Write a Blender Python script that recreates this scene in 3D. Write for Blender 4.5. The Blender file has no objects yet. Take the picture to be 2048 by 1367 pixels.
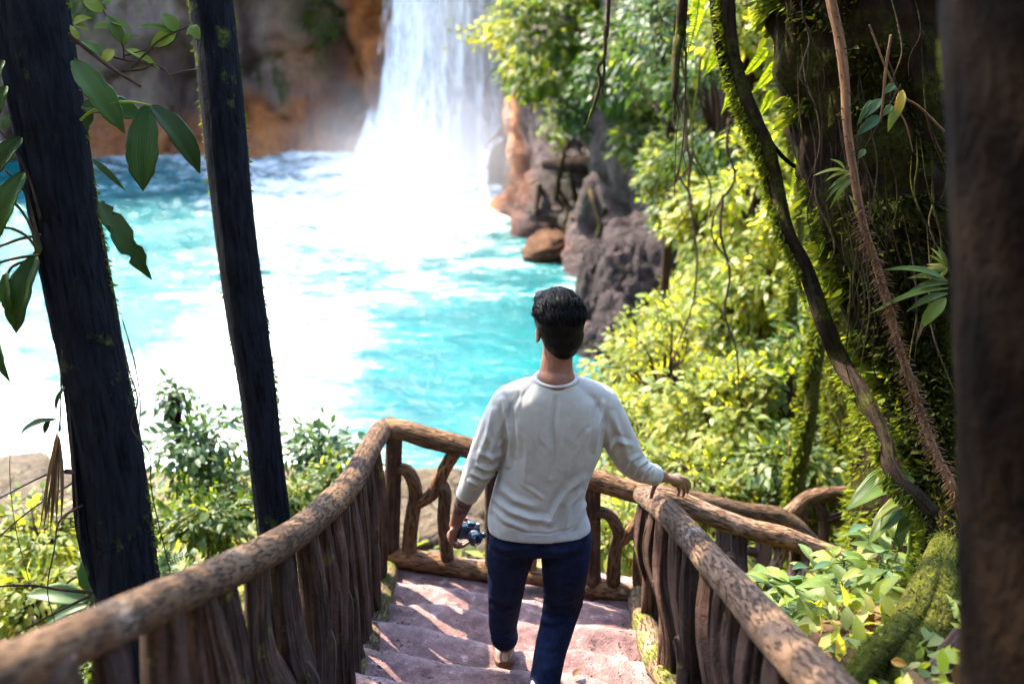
import bpy, math, random
import numpy as np
from mathutils import Vector, Matrix

# ------------------------------------------------------------------ camera, sky, sun, exposure
sc = bpy.context.scene
COL = sc.collection
R = math.radians
PITCH = 20.0
CAMZ = 7.0
F = 2048 * 35 / 36.0
cam_d = bpy.data.cameras.new('camera')
cam = bpy.data.objects.new('camera', cam_d)
COL.objects.link(cam)
cam.location = (0, 0, CAMZ)
cam.rotation_euler = (R(90 - PITCH), 0, 0)
cam_d.sensor_width = 36
cam_d.lens = 35
cam_d.clip_start = 0.05
cam_d.clip_end = 1500
cam_d.dof.use_dof = True
cam_d.dof.focus_distance = 3.9
cam_d.dof.aperture_fstop = 1.75
sc.camera = cam

SUN_EL, SUN_AZ = 48.0, -48.0         # azimuth measured from the view direction (+Y), negative = to the left
SDIR = Vector((math.sin(R(SUN_AZ)) * math.cos(R(SUN_EL)), math.cos(R(SUN_AZ)) * math.cos(R(SUN_EL)), math.sin(R(SUN_EL))))
w = bpy.data.worlds.new('World')
sc.world = w
w.use_nodes = True
nt = w.node_tree
nt.nodes.clear()
sky = nt.nodes.new('ShaderNodeTexSky')
sky.sky_type = 'NISHITA'
sky.sun_disc = False
sky.sun_elevation = R(SUN_EL)
sky.sun_rotation = R(SUN_AZ)
bg = nt.nodes.new('ShaderNodeBackground')
bg.inputs[1].default_value = 0.15
wo = nt.nodes.new('ShaderNodeOutputWorld')
nt.links.new(sky.outputs[0], bg.inputs[0])
nt.links.new(bg.outputs[0], wo.inputs[0])
sun_d = bpy.data.lights.new('sun', 'SUN')
sun_d.energy = 2.05
sun_d.angle = R(0.55)
sun_d.color = (1.0, 0.89, 0.70)
sun = bpy.data.objects.new('sun', sun_d)
COL.objects.link(sun)
sun.rotation_euler = SDIR.to_track_quat('Z', 'Y').to_euler()
vs = sc.view_settings
vs.view_transform = 'Standard'
vs.look = 'None'
vs.gamma = 1
vs.use_curve_mapping = False
vs.exposure = 3.8
cy = sc.cycles
cy.use_denoising = True
cy.use_adaptive_sampling = True
cy.adaptive_threshold = 0.04
cy.max_bounces = 6
cy.diffuse_bounces = 3
cy.glossy_bounces = 3
cy.transmission_bounces = 5
cy.transparent_max_bounces = 10
cy.volume_bounces = 2
cy.volume_step_rate = 2.0
cy.volume_max_steps = 48
cy.sample_clamp_indirect = 6
cy.caustics_reflective = False
cy.caustics_refractive = False

# ------------------------------------------------------------------ helpers: rays, noise, meshes
rng = np.random.default_rng(11)
random.seed(5)
CP, SP = math.cos(R(PITCH)), math.sin(R(PITCH))

def ray(u, v):
    a, b = (u - 1024) / F, (v - 683.5) / F
    return np.array([a, CP - b * SP, -SP - b * CP])
CAM = np.array([0, 0, CAMZ])
def P(u, v, d): return CAM + ray(u, v) * d
def PY(u, v, y):
    r = ray(u, v); return CAM + r * (y / r[1])
def PX(u, v, x):
    r = ray(u, v); return CAM + r * (x / r[0])
def PZ(u, v, z):
    r = ray(u, v); return CAM + r * ((z - CAMZ) / r[2])
def proj(V):
    V = np.asarray(V, float) - CAM
    d = V[..., 1] * CP - V[..., 2] * SP
    up = V[..., 1] * SP + V[..., 2] * CP
    return 1024 + F * V[..., 0] / d, 683.5 - F * up / d, d

def _h(ix, iy, iz, s=0):
    n = (ix * 374761393 + iy * 668265263 + iz * 2147483647 + s * 1274126177) & 0xffffffff
    n = ((n ^ (n >> 13)) * 1274126177) & 0xffffffff
    n = ((n ^ (n >> 16)) * 2246822519) & 0xffffffff
    return ((n ^ (n >> 15)) & 0xffffff) / float(0xffffff)
def vnoise(p, s=0):
    p = np.asarray(p, float)
    i = np.floor(p).astype(np.int64); f = p - i
    f = f * f * (3 - 2 * f)
    o = 0
    for dx in (0, 1):
        for dy in (0, 1):
            for dz in (0, 1):
                wt = (f[..., 0] if dx else 1 - f[..., 0]) * (f[..., 1] if dy else 1 - f[..., 1]) * (f[..., 2] if dz else 1 - f[..., 2])
                o = o + wt * _h(i[..., 0] + dx, i[..., 1] + dy, i[..., 2] + dz, s)
    return o * 2 - 1
def fbm(p, o=4, s=0):
    p = np.asarray(p, float); a, t, n = 1.0, 0, 0
    for k in range(o):
        t = t + a * vnoise(p * (2.03 ** k) + 17.3 * k, s); n += a; a *= 0.5
    return t / n
def worley(p, s=0):
    p = np.asarray(p, float)
    i = np.floor(p).astype(np.int64)
    f1 = np.full(p.shape[:-1], 9.0); f2 = f1.copy(); cid = np.zeros_like(f1)
    for dx in (-1, 0, 1):
        for dy in (-1, 0, 1):
            for dz in (-1, 0, 1):
                c = i + np.array([dx, dy, dz])
                q = np.stack([c[..., k] + _h(c[..., 0], c[..., 1], c[..., 2], s + 3 + k) for k in range(3)], -1)
                dd = np.linalg.norm(q - p, axis=-1)
                r = _h(c[..., 0], c[..., 1], c[..., 2], s + 9)
                near = dd < f1
                f2 = np.where(near, f1, np.minimum(f2, dd))
                cid = np.where(near, r, cid)
                f1 = np.where(near, dd, f1)
    return f1, f2 - f1, cid
def sstep(a, b, x):
    t = np.clip((np.asarray(x, float) - a) / (b - a), 0, 1); return t * t * (3 - 2 * t)
def unit(v):
    v = np.asarray(v, float); return v / (np.linalg.norm(v, axis=-1, keepdims=True) + 1e-12)

class MB:
    """collects vertices and faces, builds ONE mesh object"""
    def __init__(self): self.V, self.Fs, self.U, self.A, self.n = [], [], [], [], 0
    def add(self, V, faces, uv=None, rnd=None):
        V = np.asarray(V, float).reshape(-1, 3)
        if not isinstance(faces, list): faces = [faces]
        for k, f in enumerate(faces):
            f = np.asarray(f, np.int64)
            if f.size == 0: continue
            self.Fs.append(f + self.n)
            u = None if uv is None else uv[k]
            self.U.append(np.zeros((f.size, 2)) if u is None else np.asarray(u, float).reshape(-1, 2))
            if rnd is None: self.A.append(np.zeros(len(f)))
            else: self.A.append(np.broadcast_to(np.asarray(rnd, float), (len(f),)))
        self.V.append(V); self.n += len(V)
        return self
    def mesh(self, name, smooth=True):
        V = np.concatenate(self.V)
        me = bpy.data.meshes.new(name)
        tot = np.concatenate([np.full(len(f), f.shape[1]) for f in self.Fs])
        vi = np.concatenate([f.ravel() for f in self.Fs])
        st = np.concatenate([[0], np.cumsum(tot)[:-1]])
        me.vertices.add(len(V)); me.loops.add(len(vi)); me.polygons.add(len(tot))
        me.vertices.foreach_set('co', V.astype(np.float32).ravel())
        me.loops.foreach_set('vertex_index', vi.astype(np.int32))
        me.polygons.foreach_set('loop_start', st.astype(np.int32))
        me.polygons.foreach_set('use_smooth', np.full(len(tot), bool(smooth)))
        me.update(calc_edges=True)
        if any(u.any() for u in self.U):
            l = me.uv_layers.new(name='UVMap')
            l.data.foreach_set('uv', np.concatenate(self.U).astype(np.float32).ravel())
        A = np.concatenate(self.A)
        if A.any():
            a = me.attributes.new('rnd', 'FLOAT', 'FACE')
            a.data.foreach_set('value', A.astype(np.float32))
        return me
    def build(self, name, mat, parent=None, smooth=True, kind=None):
        return link(name, self.mesh(name, smooth), mat, parent, kind)

def link(name, me, mat, parent=None, kind=None):
    o = bpy.data.objects.new(name, me)
    COL.objects.link(o)
    if mat is not None and len(me.materials) == 0: me.materials.append(mat)
    if parent is not None:
        o.parent = parent
        o.matrix_parent_inverse = Matrix.Translation(-Vector(parent.location))
    if kind: o['kind'] = kind
    return o
def thing(name, loc, label, cat, group=None):
    o = bpy.data.objects.new(name, None)
    o.empty_display_size = 0.1
    COL.objects.link(o)
    o.location = tuple(float(c) for c in loc)
    return tag(o, label, cat, group)
def tag(o, label=None, cat=None, group=None, kind=None):
    if label: o['label'] = label
    if cat: o['category'] = cat
    if group: o['group'] = group
    if kind: o['kind'] = kind
    return o
def vattr(o, name, val):
    a = o.data.attributes.new(name, 'FLOAT', 'POINT')
    a.data.foreach_set('value', np.asarray(val, np.float32).ravel())

def catmull(A, n):
    A = np.asarray(A, float)
    if len(A) == 2:
        t = np.linspace(0, 1, n)[:, None]; return A[0] * (1 - t) + A[1] * t
    d = np.concatenate([[0], np.cumsum(np.linalg.norm(np.diff(A[:, :3], axis=0), axis=1) + 1e-9)])
    X = np.vstack([2 * A[0] - A[1], A, 2 * A[-1] - A[-2]])
    T = np.linspace(0, d[-1], n)
    k = np.clip(np.searchsorted(d, T, 'right') - 1, 0, len(A) - 2)
    t = ((T - d[k]) / (d[k + 1] - d[k]))[:, None]
    p0, p1, p2, p3 = X[k], X[k + 1], X[k + 2], X[k + 3]
    return 0.5 * (2 * p1 + (p2 - p0) * t + (2 * p0 - 5 * p1 + 4 * p2 - p3) * t ** 2 + (3 * p1 - p0 - 3 * p2 + p3) * t ** 3)

def frames(C, ref=None):
    T = unit(np.gradient(C, axis=0))
    if ref is None:
        ref = np.array([0, 0, 1.0]) if abs(T[0, 2]) < 0.8 else np.array([1.0, 0, 0])
    N = np.zeros_like(C)
    n = np.asarray(ref, float)
    for i in range(len(C)):
        n = n - T[i] * np.dot(n, T[i]); n = n / (np.linalg.norm(n) + 1e-9); N[i] = n
    return T, N, np.cross(T, N)

def tube(mb, pts, rad, seg=10, n=None, ell=(1, 1), ref=None, bump=None, cap=True, rnd=None):
    """pts (k,3); rad scalar or list; ell scales the radius along ref and across it; bump(s, th, r, C)->radius"""
    pts = np.asarray(pts, float)
    rad = np.broadcast_to(np.asarray(rad, float), (len(pts),))
    n = n or max(4, len(pts) * 4)
    A = catmull(np.c_[pts, rad], n)
    C, r = A[:, :3], np.maximum(A[:, 3], 1e-4)
    T, N, B = frames(C, ref)
    th = np.linspace(0, 2 * np.pi, seg, endpoint=False)
    s = np.concatenate([[0], np.cumsum(np.linalg.norm(np.diff(C, axis=0), axis=1))])
    rr = np.repeat(r[:, None], seg, 1)
    if bump is not None: rr = bump(s[:, None], th[None, :], rr, C)
    V = C[:, None] + (np.cos(th) * ell[0])[None, :, None] * rr[..., None] * N[:, None] + (np.sin(th) * ell[1])[None, :, None] * rr[..., None] * B[:, None]
    i, j = np.meshgrid(np.arange(n - 1), np.arange(seg), indexing='ij')
    j2 = (j + 1) % seg
    Q = np.stack([i * seg + j, i * seg + j2, (i + 1) * seg + j2, (i + 1) * seg + j], -1).reshape(-1, 4)
    rm = float(r.mean())
    uu = th * rm; du = 2 * np.pi / seg * rm
    uv = np.stack([np.stack([uu[j], s[i]], -1), np.stack([uu[j] + du, s[i]], -1), np.stack([uu[j] + du, s[i + 1]], -1), np.stack([uu[j], s[i + 1]], -1)], 2).reshape(-1, 2)
    Vf = V.reshape(-1, 3); Fs = [Q]; Us = [uv]
    if cap:
        m = len(Vf)
        Vf = np.vstack([Vf, C[0] - T[0] * r[0] * 0.35, C[-1] + T[-1] * r[-1] * 0.35])
        k = np.arange(seg); k2 = (k + 1) % seg
        Fs += [np.stack([k2, k, np.full(seg, m)], -1), np.stack([(n - 1) * seg + k, (n - 1) * seg + k2, np.full(seg, m + 1)], -1)]
        c0 = np.stack([np.stack([uu, uu * 0 + s[0]], -1)] * 3, 1).reshape(-1, 2); c1 = np.stack([np.stack([uu, uu * 0 + s[-1]], -1)] * 3, 1).reshape(-1, 2)
        Us += [c0, c1]
    mb.add(Vf, Fs, Us, rnd)
    return C, r

def grid(mb, V, rnd=None, closed=False, uv=None):
    """V (n,m,3) -> quads"""
    n, m = V.shape[:2]
    i, j = np.meshgrid(np.arange(n - 1), np.arange(m if closed else m - 1), indexing='ij')
    j2 = (j + 1) % m
    Q = np.stack([i * m + j, i * m + j2, (i + 1) * m + j2, (i + 1) * m + j], -1).reshape(-1, 4)
    u = None
    if uv is not None: u = [uv.reshape(-1, 2)[Q.ravel()]]
    mb.add(V.reshape(-1, 3), [Q], u, rnd)

# leaf templates: axis +Y (length 1), width along X, normal +Z
def leaf_tmpl(w=0.22, fold=0.06, droop=0.12, kind='ovate'):
    if kind == 'diamond':
        V = np.array([[0, 0, 0], [-w, .45, fold], [w, .45, fold], [0, 1, -droop]])
        return V, [np.array([[0, 2, 3], [0, 3, 1]])]
    if kind == 'lance':
        V = np.array([[0, 0, 0], [-w * .8, .25, fold], [0, .27, 0], [w * .8, .25, fold], [-w, .6, fold - droop * .4], [0, .6, -droop * .4], [w, .6, fold - droop * .4], [0, 1, -droop]])
    else:
        V = np.array([[0, 0, 0], [-w * .95, .28, fold], [0, .3, .02], [w * .95, .28, fold], [-w * .85, .62, fold - droop * .35], [0, .63, -droop * .3], [w * .85, .62, fold - droop * .35], [0, 1, -droop]])
    return V, [np.array([[0, 2, 1], [0, 3, 2], [4, 5, 7], [5, 6, 7]]), np.array([[1, 2, 5, 4], [2, 3, 6, 5]])]

def leaves(mb, pos, axis, nrm, size, tmpl, rnd):
    pos = np.asarray(pos, float); n = len(pos)
    if n == 0: return
    Y = unit(axis); Z = unit(nrm - Y * np.sum(nrm * Y, -1, keepdims=True)); X = np.cross(Y, Z)
    V0, F0 = tmpl
    size = np.broadcast_to(size, (n,))
    V = pos[:, None] + size[:, None, None] * (V0[None, :, 0:1] * X[:, None] + V0[None, :, 1:2] * Y[:, None] + V0[None, :, 2:3] * Z[:, None])
    k = len(V0); off = (np.arange(n) * k)
    Fs, Rs = [], []
    for f in F0:
        Fs.append((f[None] + off[:, None, None]).reshape(-1, f.shape[1]))
    base = mb.n
    mb.V.append(V.reshape(-1, 3)); mb.n += n * k
    rnd = np.broadcast_to(rnd, (n,))
    for f, f0 in zip(Fs, F0):
        mb.Fs.append(f + base); mb.U.append(np.zeros((f.size, 2))); mb.A.append(np.repeat(rnd, len(f0)) + 1e-4)

def sph(n): return unit(rng.normal(size=(n, 3)))
T_OV = leaf_tmpl(0.24, 0.05, 0.14)
T_LA = leaf_tmpl(0.13, 0.03, 0.2, 'lance')
T_DI = leaf_tmpl(0.25, 0.05, 0.1, 'diamond')

# ------------------------------------------------------------------ materials
class NT:
    def __init__(self, name):
        self.m = bpy.data.materials.new(name); self.m.use_nodes = True
        self.t = self.m.node_tree; self.t.nodes.clear()
        self.out = self.t.nodes.new('ShaderNodeOutputMaterial')
    def n(self, typ, ins=None, **kw):
        nd = self.t.nodes.new('ShaderNode' + typ)
        for k, v in kw.items(): setattr(nd, k, v)
        for k, v in (ins or {}).items(): self.set(nd, k, v)
        return nd
    def set(self, nd, k, v):
        s = nd.inputs[k]
        if hasattr(v, 'is_output') or isinstance(v, bpy.types.NodeSocket): self.t.links.new(v, s)
        elif isinstance(v, bpy.types.Node): self.t.links.new(v.outputs[0], s)
        else:
            if isinstance(v, tuple) and len(v) == 3 and s.type == 'RGBA': v = (*v, 1)
            s.default_value = v
    def coord(self, which='Object', scale=(1, 1, 1)):
        c = self.n('TexCoord')
        mp = self.n('Mapping', {'Vector': c.outputs[which], 'Scale': scale})
        return mp.outputs[0]
    def noise(self, vec, scale=5, detail=4, rough=0.6, dist=0.0):
        return self.n('TexNoise', {'Vector': vec, 'Scale': scale, 'Detail': detail, 'Roughness': rough, 'Distortion': dist}).outputs['Fac']
    def ramp(self, fac, stops, interp='LINEAR'):
        nd = self.n('ValToRGB', {'Fac': fac}); cr = nd.color_ramp; cr.interpolation = interp
        while len(cr.elements) < len(stops): cr.elements.new(0.5)
        for e, (p, c) in zip(cr.elements, stops):
            e.position = p; e.color = (*c, 1) if len(c) == 3 else c
        return nd.outputs[0]
    def mix(self, fac, a, b, mode='MIX'):
        nd = self.n('Mix', data_type='RGBA', blend_type=mode)
        self.set(nd, 0, fac); self.set(nd, 6, a); self.set(nd, 7, b)
        return nd.outputs[2]
    def math(self, op, a, b=0.0, c=None, clamp=False):
        nd = self.n('Math', operation=op, use_clamp=clamp)
        self.set(nd, 0, a); self.set(nd, 1, b)
        if c is not None: self.set(nd, 2, c)
        return nd.outputs[0]
    def attr(self, name): return self.n('Attribute', attribute_name=name).outputs['Fac']
    def bump(self, h, strength=0.5, dist=0.02, normal=None):
        nd = self.n('Bump', {'Height': h, 'Strength': strength, 'Distance': dist})
        if normal is not None: self.set(nd, 'Normal', normal)
        return nd.outputs[0]
    def bsdf(self, color, rough=0.7, spec=0.3, normal=None, **kw):
        nd = self.n('BsdfPrincipled', {'Base Color': color, 'Roughness': rough, 'Specular IOR Level': spec})
        if normal is not None: self.set(nd, 'Normal', normal)
        for k, v in kw.items(): self.set(nd, k.replace('_', ' '), v)
        return nd.outputs[0]
    def done(self, sh):
        self.t.links.new(sh, self.out.inputs[0]); return self.m

def mat_leaf(name, stops, trans=0.45, tint=(1.25, 1.25, 0.35), rough=0.45, spec=0.25, vein=0):
    t = NT(name)
    rn = t.math('FRACT', t.math('ADD', t.attr('rnd'), t.n('ObjectInfo').outputs['Random']))
    col = t.ramp(rn, stops)
    co = t.coord('Object')
    nz = t.noise(co, 9, 2)
    col = t.mix(t.math('MULTIPLY', nz, 0.5), col, (0.05, 0.06, 0.015), 'MIX')
    nrm = None
    if vein:
        wv = t.n('TexWave', {'Vector': t.coord('UV'), 'Scale': vein, 'Distortion': 0.6, 'Detail': 1.0}, bands_direction='X')
        nrm = t.bump(wv.outputs['Fac'], 0.5, 0.006)
        col = t.mix(t.math('MULTIPLY', wv.outputs['Fac'], 0.75), col, t.mix(1.0, col, (2.0, 1.9, 1.5), 'MULTIPLY'))
    b = t.bsdf(col, rough, spec, nrm)
    tr = t.n('BsdfTranslucent', {'Color': t.mix(1.0, col, tint, 'MULTIPLY')})
    mx = t.n('MixShader', {0: trans, 1: b, 2: tr.outputs[0]})
    return t.done(mx.outputs[0])

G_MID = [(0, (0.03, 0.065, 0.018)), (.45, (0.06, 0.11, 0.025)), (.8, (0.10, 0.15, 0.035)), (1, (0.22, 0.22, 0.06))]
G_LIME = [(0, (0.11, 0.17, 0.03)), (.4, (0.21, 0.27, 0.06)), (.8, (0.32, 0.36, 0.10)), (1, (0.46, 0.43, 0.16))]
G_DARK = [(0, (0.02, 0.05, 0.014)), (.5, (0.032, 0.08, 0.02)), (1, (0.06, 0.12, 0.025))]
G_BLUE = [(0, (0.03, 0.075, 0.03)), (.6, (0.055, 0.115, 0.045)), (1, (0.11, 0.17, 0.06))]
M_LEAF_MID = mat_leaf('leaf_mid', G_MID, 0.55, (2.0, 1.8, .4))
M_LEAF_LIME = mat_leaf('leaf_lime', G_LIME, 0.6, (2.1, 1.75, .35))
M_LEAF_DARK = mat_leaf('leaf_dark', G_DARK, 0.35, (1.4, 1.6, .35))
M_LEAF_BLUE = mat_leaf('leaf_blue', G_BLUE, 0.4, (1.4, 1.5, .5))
M_PALM = mat_leaf('palm_leaf', [(0, (.012, .034, .010)), (.5, (.02, .055, .014)), (1, (.04, .085, .018))], 0.4, (1.6, 2.2, .4), 0.45, 0.2, vein=7)
M_BROAD = mat_leaf('broad_leaf', [(0, (.05, .10, .018)), (.4, (.10, .16, .03)), (.8, (.17, .23, .04)), (1, (.30, .31, .08))], 0.42, (1.5, 1.35, .3), 0.42, 0.28, vein=4)
M_FERN = mat_leaf('fern_leaf', [(0, (.16, .25, .02)), (1, (.28, .34, .03))], 0.6, (1.8, 1.6, .25))
M_DRY = mat_leaf('dry_leaf', [(0, (.10, .05, .03)), (1, (.2, .1, .05))], 0.25, (1.2, .9, .6), 0.7, 0.1)
M_YLEAF = mat_leaf('yellow_leaf', [(0, (.4, .3, .03)), (1, (.5, .36, .03))], 0.4, (1.2, 1.0, .3))
M_OLEAF = mat_leaf('orange_leaf', [(0, (.5, .2, .02)), (1, (.55, .25, .03))], 0.2, (1.1, .8, .3))
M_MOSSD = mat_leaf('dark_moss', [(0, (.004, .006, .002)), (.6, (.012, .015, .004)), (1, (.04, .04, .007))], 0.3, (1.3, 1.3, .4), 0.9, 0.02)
M_MOSS = mat_leaf('moss_tuft', [(0, (.04, .06, .012)), (.5, (.10, .13, .015)), (1, (.20, .21, .02))], 0.4, (1.4, 1.3, .4), 0.9, 0.05)

def mat_bark(name, c0, c1, moss=0.35, mossc=((.025, .04, .01), (.10, .12, .015)), vs_=(40, 6), bs=1.0):
    t = NT(name)
    uv = t.coord('UV', (vs_[0], vs_[1], 1)); ob = t.coord('Object')
    a = t.noise(uv, 1.0, 5, 0.65, 0.4); b = t.noise(ob, 7, 5, 0.65); c = t.noise(ob, 2.2, 3)
    col = t.ramp(a, [(.3, c0), (.62, c1)])
    mc = t.ramp(t.noise(ob, 60, 3), [(.3, mossc[0]), (.7, mossc[1])])
    mk = t.ramp(t.math('ADD', t.math('MULTIPLY', b, .6), t.math('MULTIPLY', c, .5)), [(.62 - moss * .35, (0, 0, 0)), (.72 - moss * .35, (1, 1, 1))])
    col = t.mix(mk, col, mc)
    h = t.math('ADD', a, t.math('MULTIPLY', b, .7))
    return t.done(t.bsdf(col, 0.95, 0.04, t.bump(h, bs, 0.03)))
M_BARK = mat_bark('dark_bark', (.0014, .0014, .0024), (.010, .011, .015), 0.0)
M_BARKR = mat_bark('reddish_bark', (.0014, .001, .0008), (.016, .0085, .005), 0.3, ((.005, .006, .002), (.03, .03, .005)), (26, 4), 1.0)
M_BARKB = mat_bark('mossy_bark', (.012, .01, .008), (.05, .036, .025), 0.8, ((.012, .015, .005), (.075, .072, .010)))
M_SLIM = mat_bark('slim_bark', (.004, .003, .0025), (.028, .018, .012), 0.2, ((.01, .012, .003), (.06, .06, .008)))
M_VINE = mat_bark('vine_bark', (.015, .01, .008), (.06, .04, .025), 0.1)
M_TWIG = mat_bark('twig_bark', (.02, .013, .012), (.07, .045, .035), 0.0)
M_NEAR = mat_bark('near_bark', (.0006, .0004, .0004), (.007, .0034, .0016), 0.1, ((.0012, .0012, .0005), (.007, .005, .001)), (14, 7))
def m_root():
    t = NT('thorny_root_bark')
    uv = t.coord('UV', (60, 8, 1))
    a = t.noise(uv, 1, 5, .7)
    col = t.ramp(a, [(.3, (.04, .018, .009)), (.55, (.13, .063, .028)), (.8, (.27, .15, .07))])
    return t.done(t.bsdf(col, .8, .2, t.bump(a, .8, .01)))
M_ROOT = m_root()

def m_rail(name, c0, c1, c2, pale=(.42, .36, .33), moss=.0, stretch=(85, 17)):
    t = NT(name)
    uv = t.coord('UV', (stretch[0], stretch[1], 1)); ob = t.coord('Object')
    wob = t.noise(t.coord('UV', (9, 9, 1)), 1, 3)
    a = t.noise(uv, 1.0, 4, .6, .15)
    a = t.math('ADD', a, t.math('MULTIPLY', t.math('SUBTRACT', t.noise(ob, 4.3, 3, .5), .5), .28))
    dash = t.ramp(a, [(.36, (0, 0, 0)), (.50, (1, 1, 1))])
    base = t.ramp(t.noise(ob, 6, 5, .65), [(.3, c0), (.55, c1), (.75, c2)])
    fine = t.noise(ob, 90, 3, .7)
    base = t.mix(t.math('MULTIPLY', fine, .35), base, (.05, .03, .025))
    base = t.mix(t.ramp(t.noise(ob, 3.1, 4, .6), [(.58, (0, 0, 0)), (.74, (.5, .5, .5))]), base, pale)
    base = t.mix(1.0, base, t.ramp(t.n('ObjectInfo').outputs['Random'], [(0, (.62, .6, .62)), (.5, (.95, .9, .88)), (1, (1.35, 1.2, 1.1))]), 'MULTIPLY')
    dk = t.mix(.7, base, (.03, .018, .012))
    col = t.mix(dash, dk, base)
    if moss:
        mk = t.ramp(t.noise(ob, 8, 5, .7), [(.62 - moss * .2, (0, 0, 0)), (.72 - moss * .2, (1, 1, 1))])
        col = t.mix(mk, col, t.ramp(fine, [(.3, (.05, .055, .012)), (.7, (.17, .16, .03))]))
    h = t.math('ADD', t.math('MULTIPLY', dash, 1.0), t.math('ADD', t.math('MULTIPLY', fine, .35), wob))
    return t.done(t.bsdf(col, .85, .12, t.bump(h, 1.0, .02)))
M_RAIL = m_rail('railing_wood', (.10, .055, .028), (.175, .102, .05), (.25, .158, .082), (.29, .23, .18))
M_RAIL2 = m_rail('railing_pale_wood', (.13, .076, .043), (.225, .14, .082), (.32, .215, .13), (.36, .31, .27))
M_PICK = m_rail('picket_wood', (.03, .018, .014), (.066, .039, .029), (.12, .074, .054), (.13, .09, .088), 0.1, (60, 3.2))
M_CURB = m_rail('mossy_kerb_wood', (.12, .075, .05), (.2, .13, .08), (.27, .19, .11), (.3, .25, .2), 0.7)

def m_step():
    t = NT('worn_pink_stone')
    ob = t.coord('Object')
    big = t.noise(ob, 3.2, 5, .65); mid = t.noise(ob, 17, 5, .7); fine = t.noise(ob, 120, 3, .7)
    vo = t.n('TexVoronoi', {'Vector': ob, 'Scale': 85.0}).outputs['Distance']
    col = t.ramp(t.math('ADD', t.math('MULTIPLY', big, .55), t.math('MULTIPLY', mid, .45)), [(.34, (.035, .018, .017)), (.45, (.115, .062, .056)), (.56, (.21, .122, .110)), (.70, (.36, .25, .225))])
    col = t.mix(t.ramp(vo, [(.08, (.75, .75, .75)), (.22, (0, 0, 0))]), col, (.06, .033, .036))
    col = t.mix(t.ramp(mid, [(.60, (0, 0, 0)), (.70, (.6, .6, .6))]), col, (.48, .37, .36))
    col = t.mix(t.math('MULTIPLY', fine, .4), col, (.13, .08, .085))
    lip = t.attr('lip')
    col = t.mix(t.math('MULTIPLY', t.math('MAXIMUM', lip, 0.0), t.math('MULTIPLY', mid, .7)), col, (.34, .25, .235))  # lighter front lip painted in place of sun streaks along the edge
    col = t.mix(t.math('MULTIPLY', t.math('MAXIMUM', t.math('MULTIPLY', lip, -1.0), 0.0), t.math('MULTIPLY_ADD', mid, 1.4, .1), clamp=True), col, (.05, .032, .03))  # darker inner corner: dirt plus painted shade
    h = t.math('ADD', t.math('MULTIPLY', mid, 1.0), t.math('MULTIPLY', fine, .4))
    return t.done(t.bsdf(col, .85, .15, t.bump(h, 1.0, .02)))
M_STEP = m_step()

def m_cliff():
    t = NT('cliff_rock')
    ob = t.coord('Object'); stv = t.coord('Object', (1, 1, .22))
    a = t.noise(ob, .55, 6, .65); b = t.noise(ob, 2.6, 6, .7); s = t.noise(stv, 2.2, 5, .65)
    col = t.ramp(t.math('ADD', t.math('MULTIPLY', a, .5), t.math('MULTIPLY', b, .5)), [(.3, (.22, .15, .145)), (.5, (.44, .315, .285)), (.68, (.58, .44, .39))])
    col = t.mix(t.ramp(s, [(.34, (.75, .75, .75)), (.5, (0, 0, 0))]), col, (.12, .09, .105))
    rust = t.ramp(t.math('ADD', t.math('MULTIPLY', b, .4), t.math('MULTIPLY', s, .6)), [(.28, (.20, .055, .02)), (.48, (.58, .19, .05)), (.68, (.78, .36, .11))])
    rk = t.math('MULTIPLY', t.attr('rust'), t.math('ADD', t.math('MULTIPLY', b, 1.3), .35), clamp=True)
    col = t.mix(rk, col, rust)
    gk = t.math('MULTIPLY', t.attr('algae'), t.ramp(s, [(.42, (0, 0, 0)), (.56, (1, 1, 1))]))
    col = t.mix(gk, col, t.ramp(b, [(.3, (.02, .045, .015)), (.7, (.07, .13, .03))]))
    wet_shade = t.attr('wet_shade')
    col = t.mix(wet_shade, col, t.mix(1.0, col, (.24, .19, .225), 'MULTIPLY'))  # damp seams, and shade painted into the right-hand rock
    return t.done(t.bsdf(col, .75, .3, t.bump(t.math('ADD', t.math('MULTIPLY', b, 1.5), t.noise(ob, 7, 5, .7)), 1.0, .3)))
M_CLIFF = m_cliff()

def m_rock(name, c0, c1, c2, mossa=.25):
    t = NT(name)
    ob = t.coord('Object')
    a = t.noise(ob, 2.5, 6, .7); b = t.noise(ob, 14, 5, .7)
    col = t.ramp(t.math('ADD', t.math('MULTIPLY', a, .55), t.math('MULTIPLY', b, .45)), [(.32, c0), (.5, c1), (.7, c2)])
    if mossa:
        col = t.mix(t.ramp(t.noise(ob, 1.7, 5, .7), [(.66 - mossa * .3, (0, 0, 0)), (.76 - mossa * .3, (.85, .85, .85))]), col, (.05, .075, .02))
    ck = t.n('TexVoronoi', {'Vector': t.n('VectorMath', {0: t.n('TexCoord').outputs['Object'], 1: t.n('TexNoise', {'Vector': ob, 'Scale': 1.5, 'Detail': 4.0}).outputs['Color']}, operation='ADD').outputs[0], 'Scale': 1.9}, feature='DISTANCE_TO_EDGE').outputs['Distance']
    crack = t.ramp(ck, [(.0, (0, 0, 0)), (.05, (1, 1, 1))])
    col = t.mix(crack, t.mix(1.0, col, (.3, .28, .3), 'MULTIPLY'), col)
    return t.done(t.bsdf(col, .8, .25, t.bump(t.math('ADD', t.math('ADD', a, t.math('MULTIPLY', b, 1.3)), t.math('MULTIPLY', crack, .5)), 1.0, .14)))
M_ROCK = m_rock('grey_mauve_rock', (.014, .008, .010), (.042, .026, .027), (.085, .058, .056))
M_ROCKO = m_rock('orange_rock', (.05, .02, .01), (.11, .045, .018), (.18, .09, .04), 0)
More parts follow.
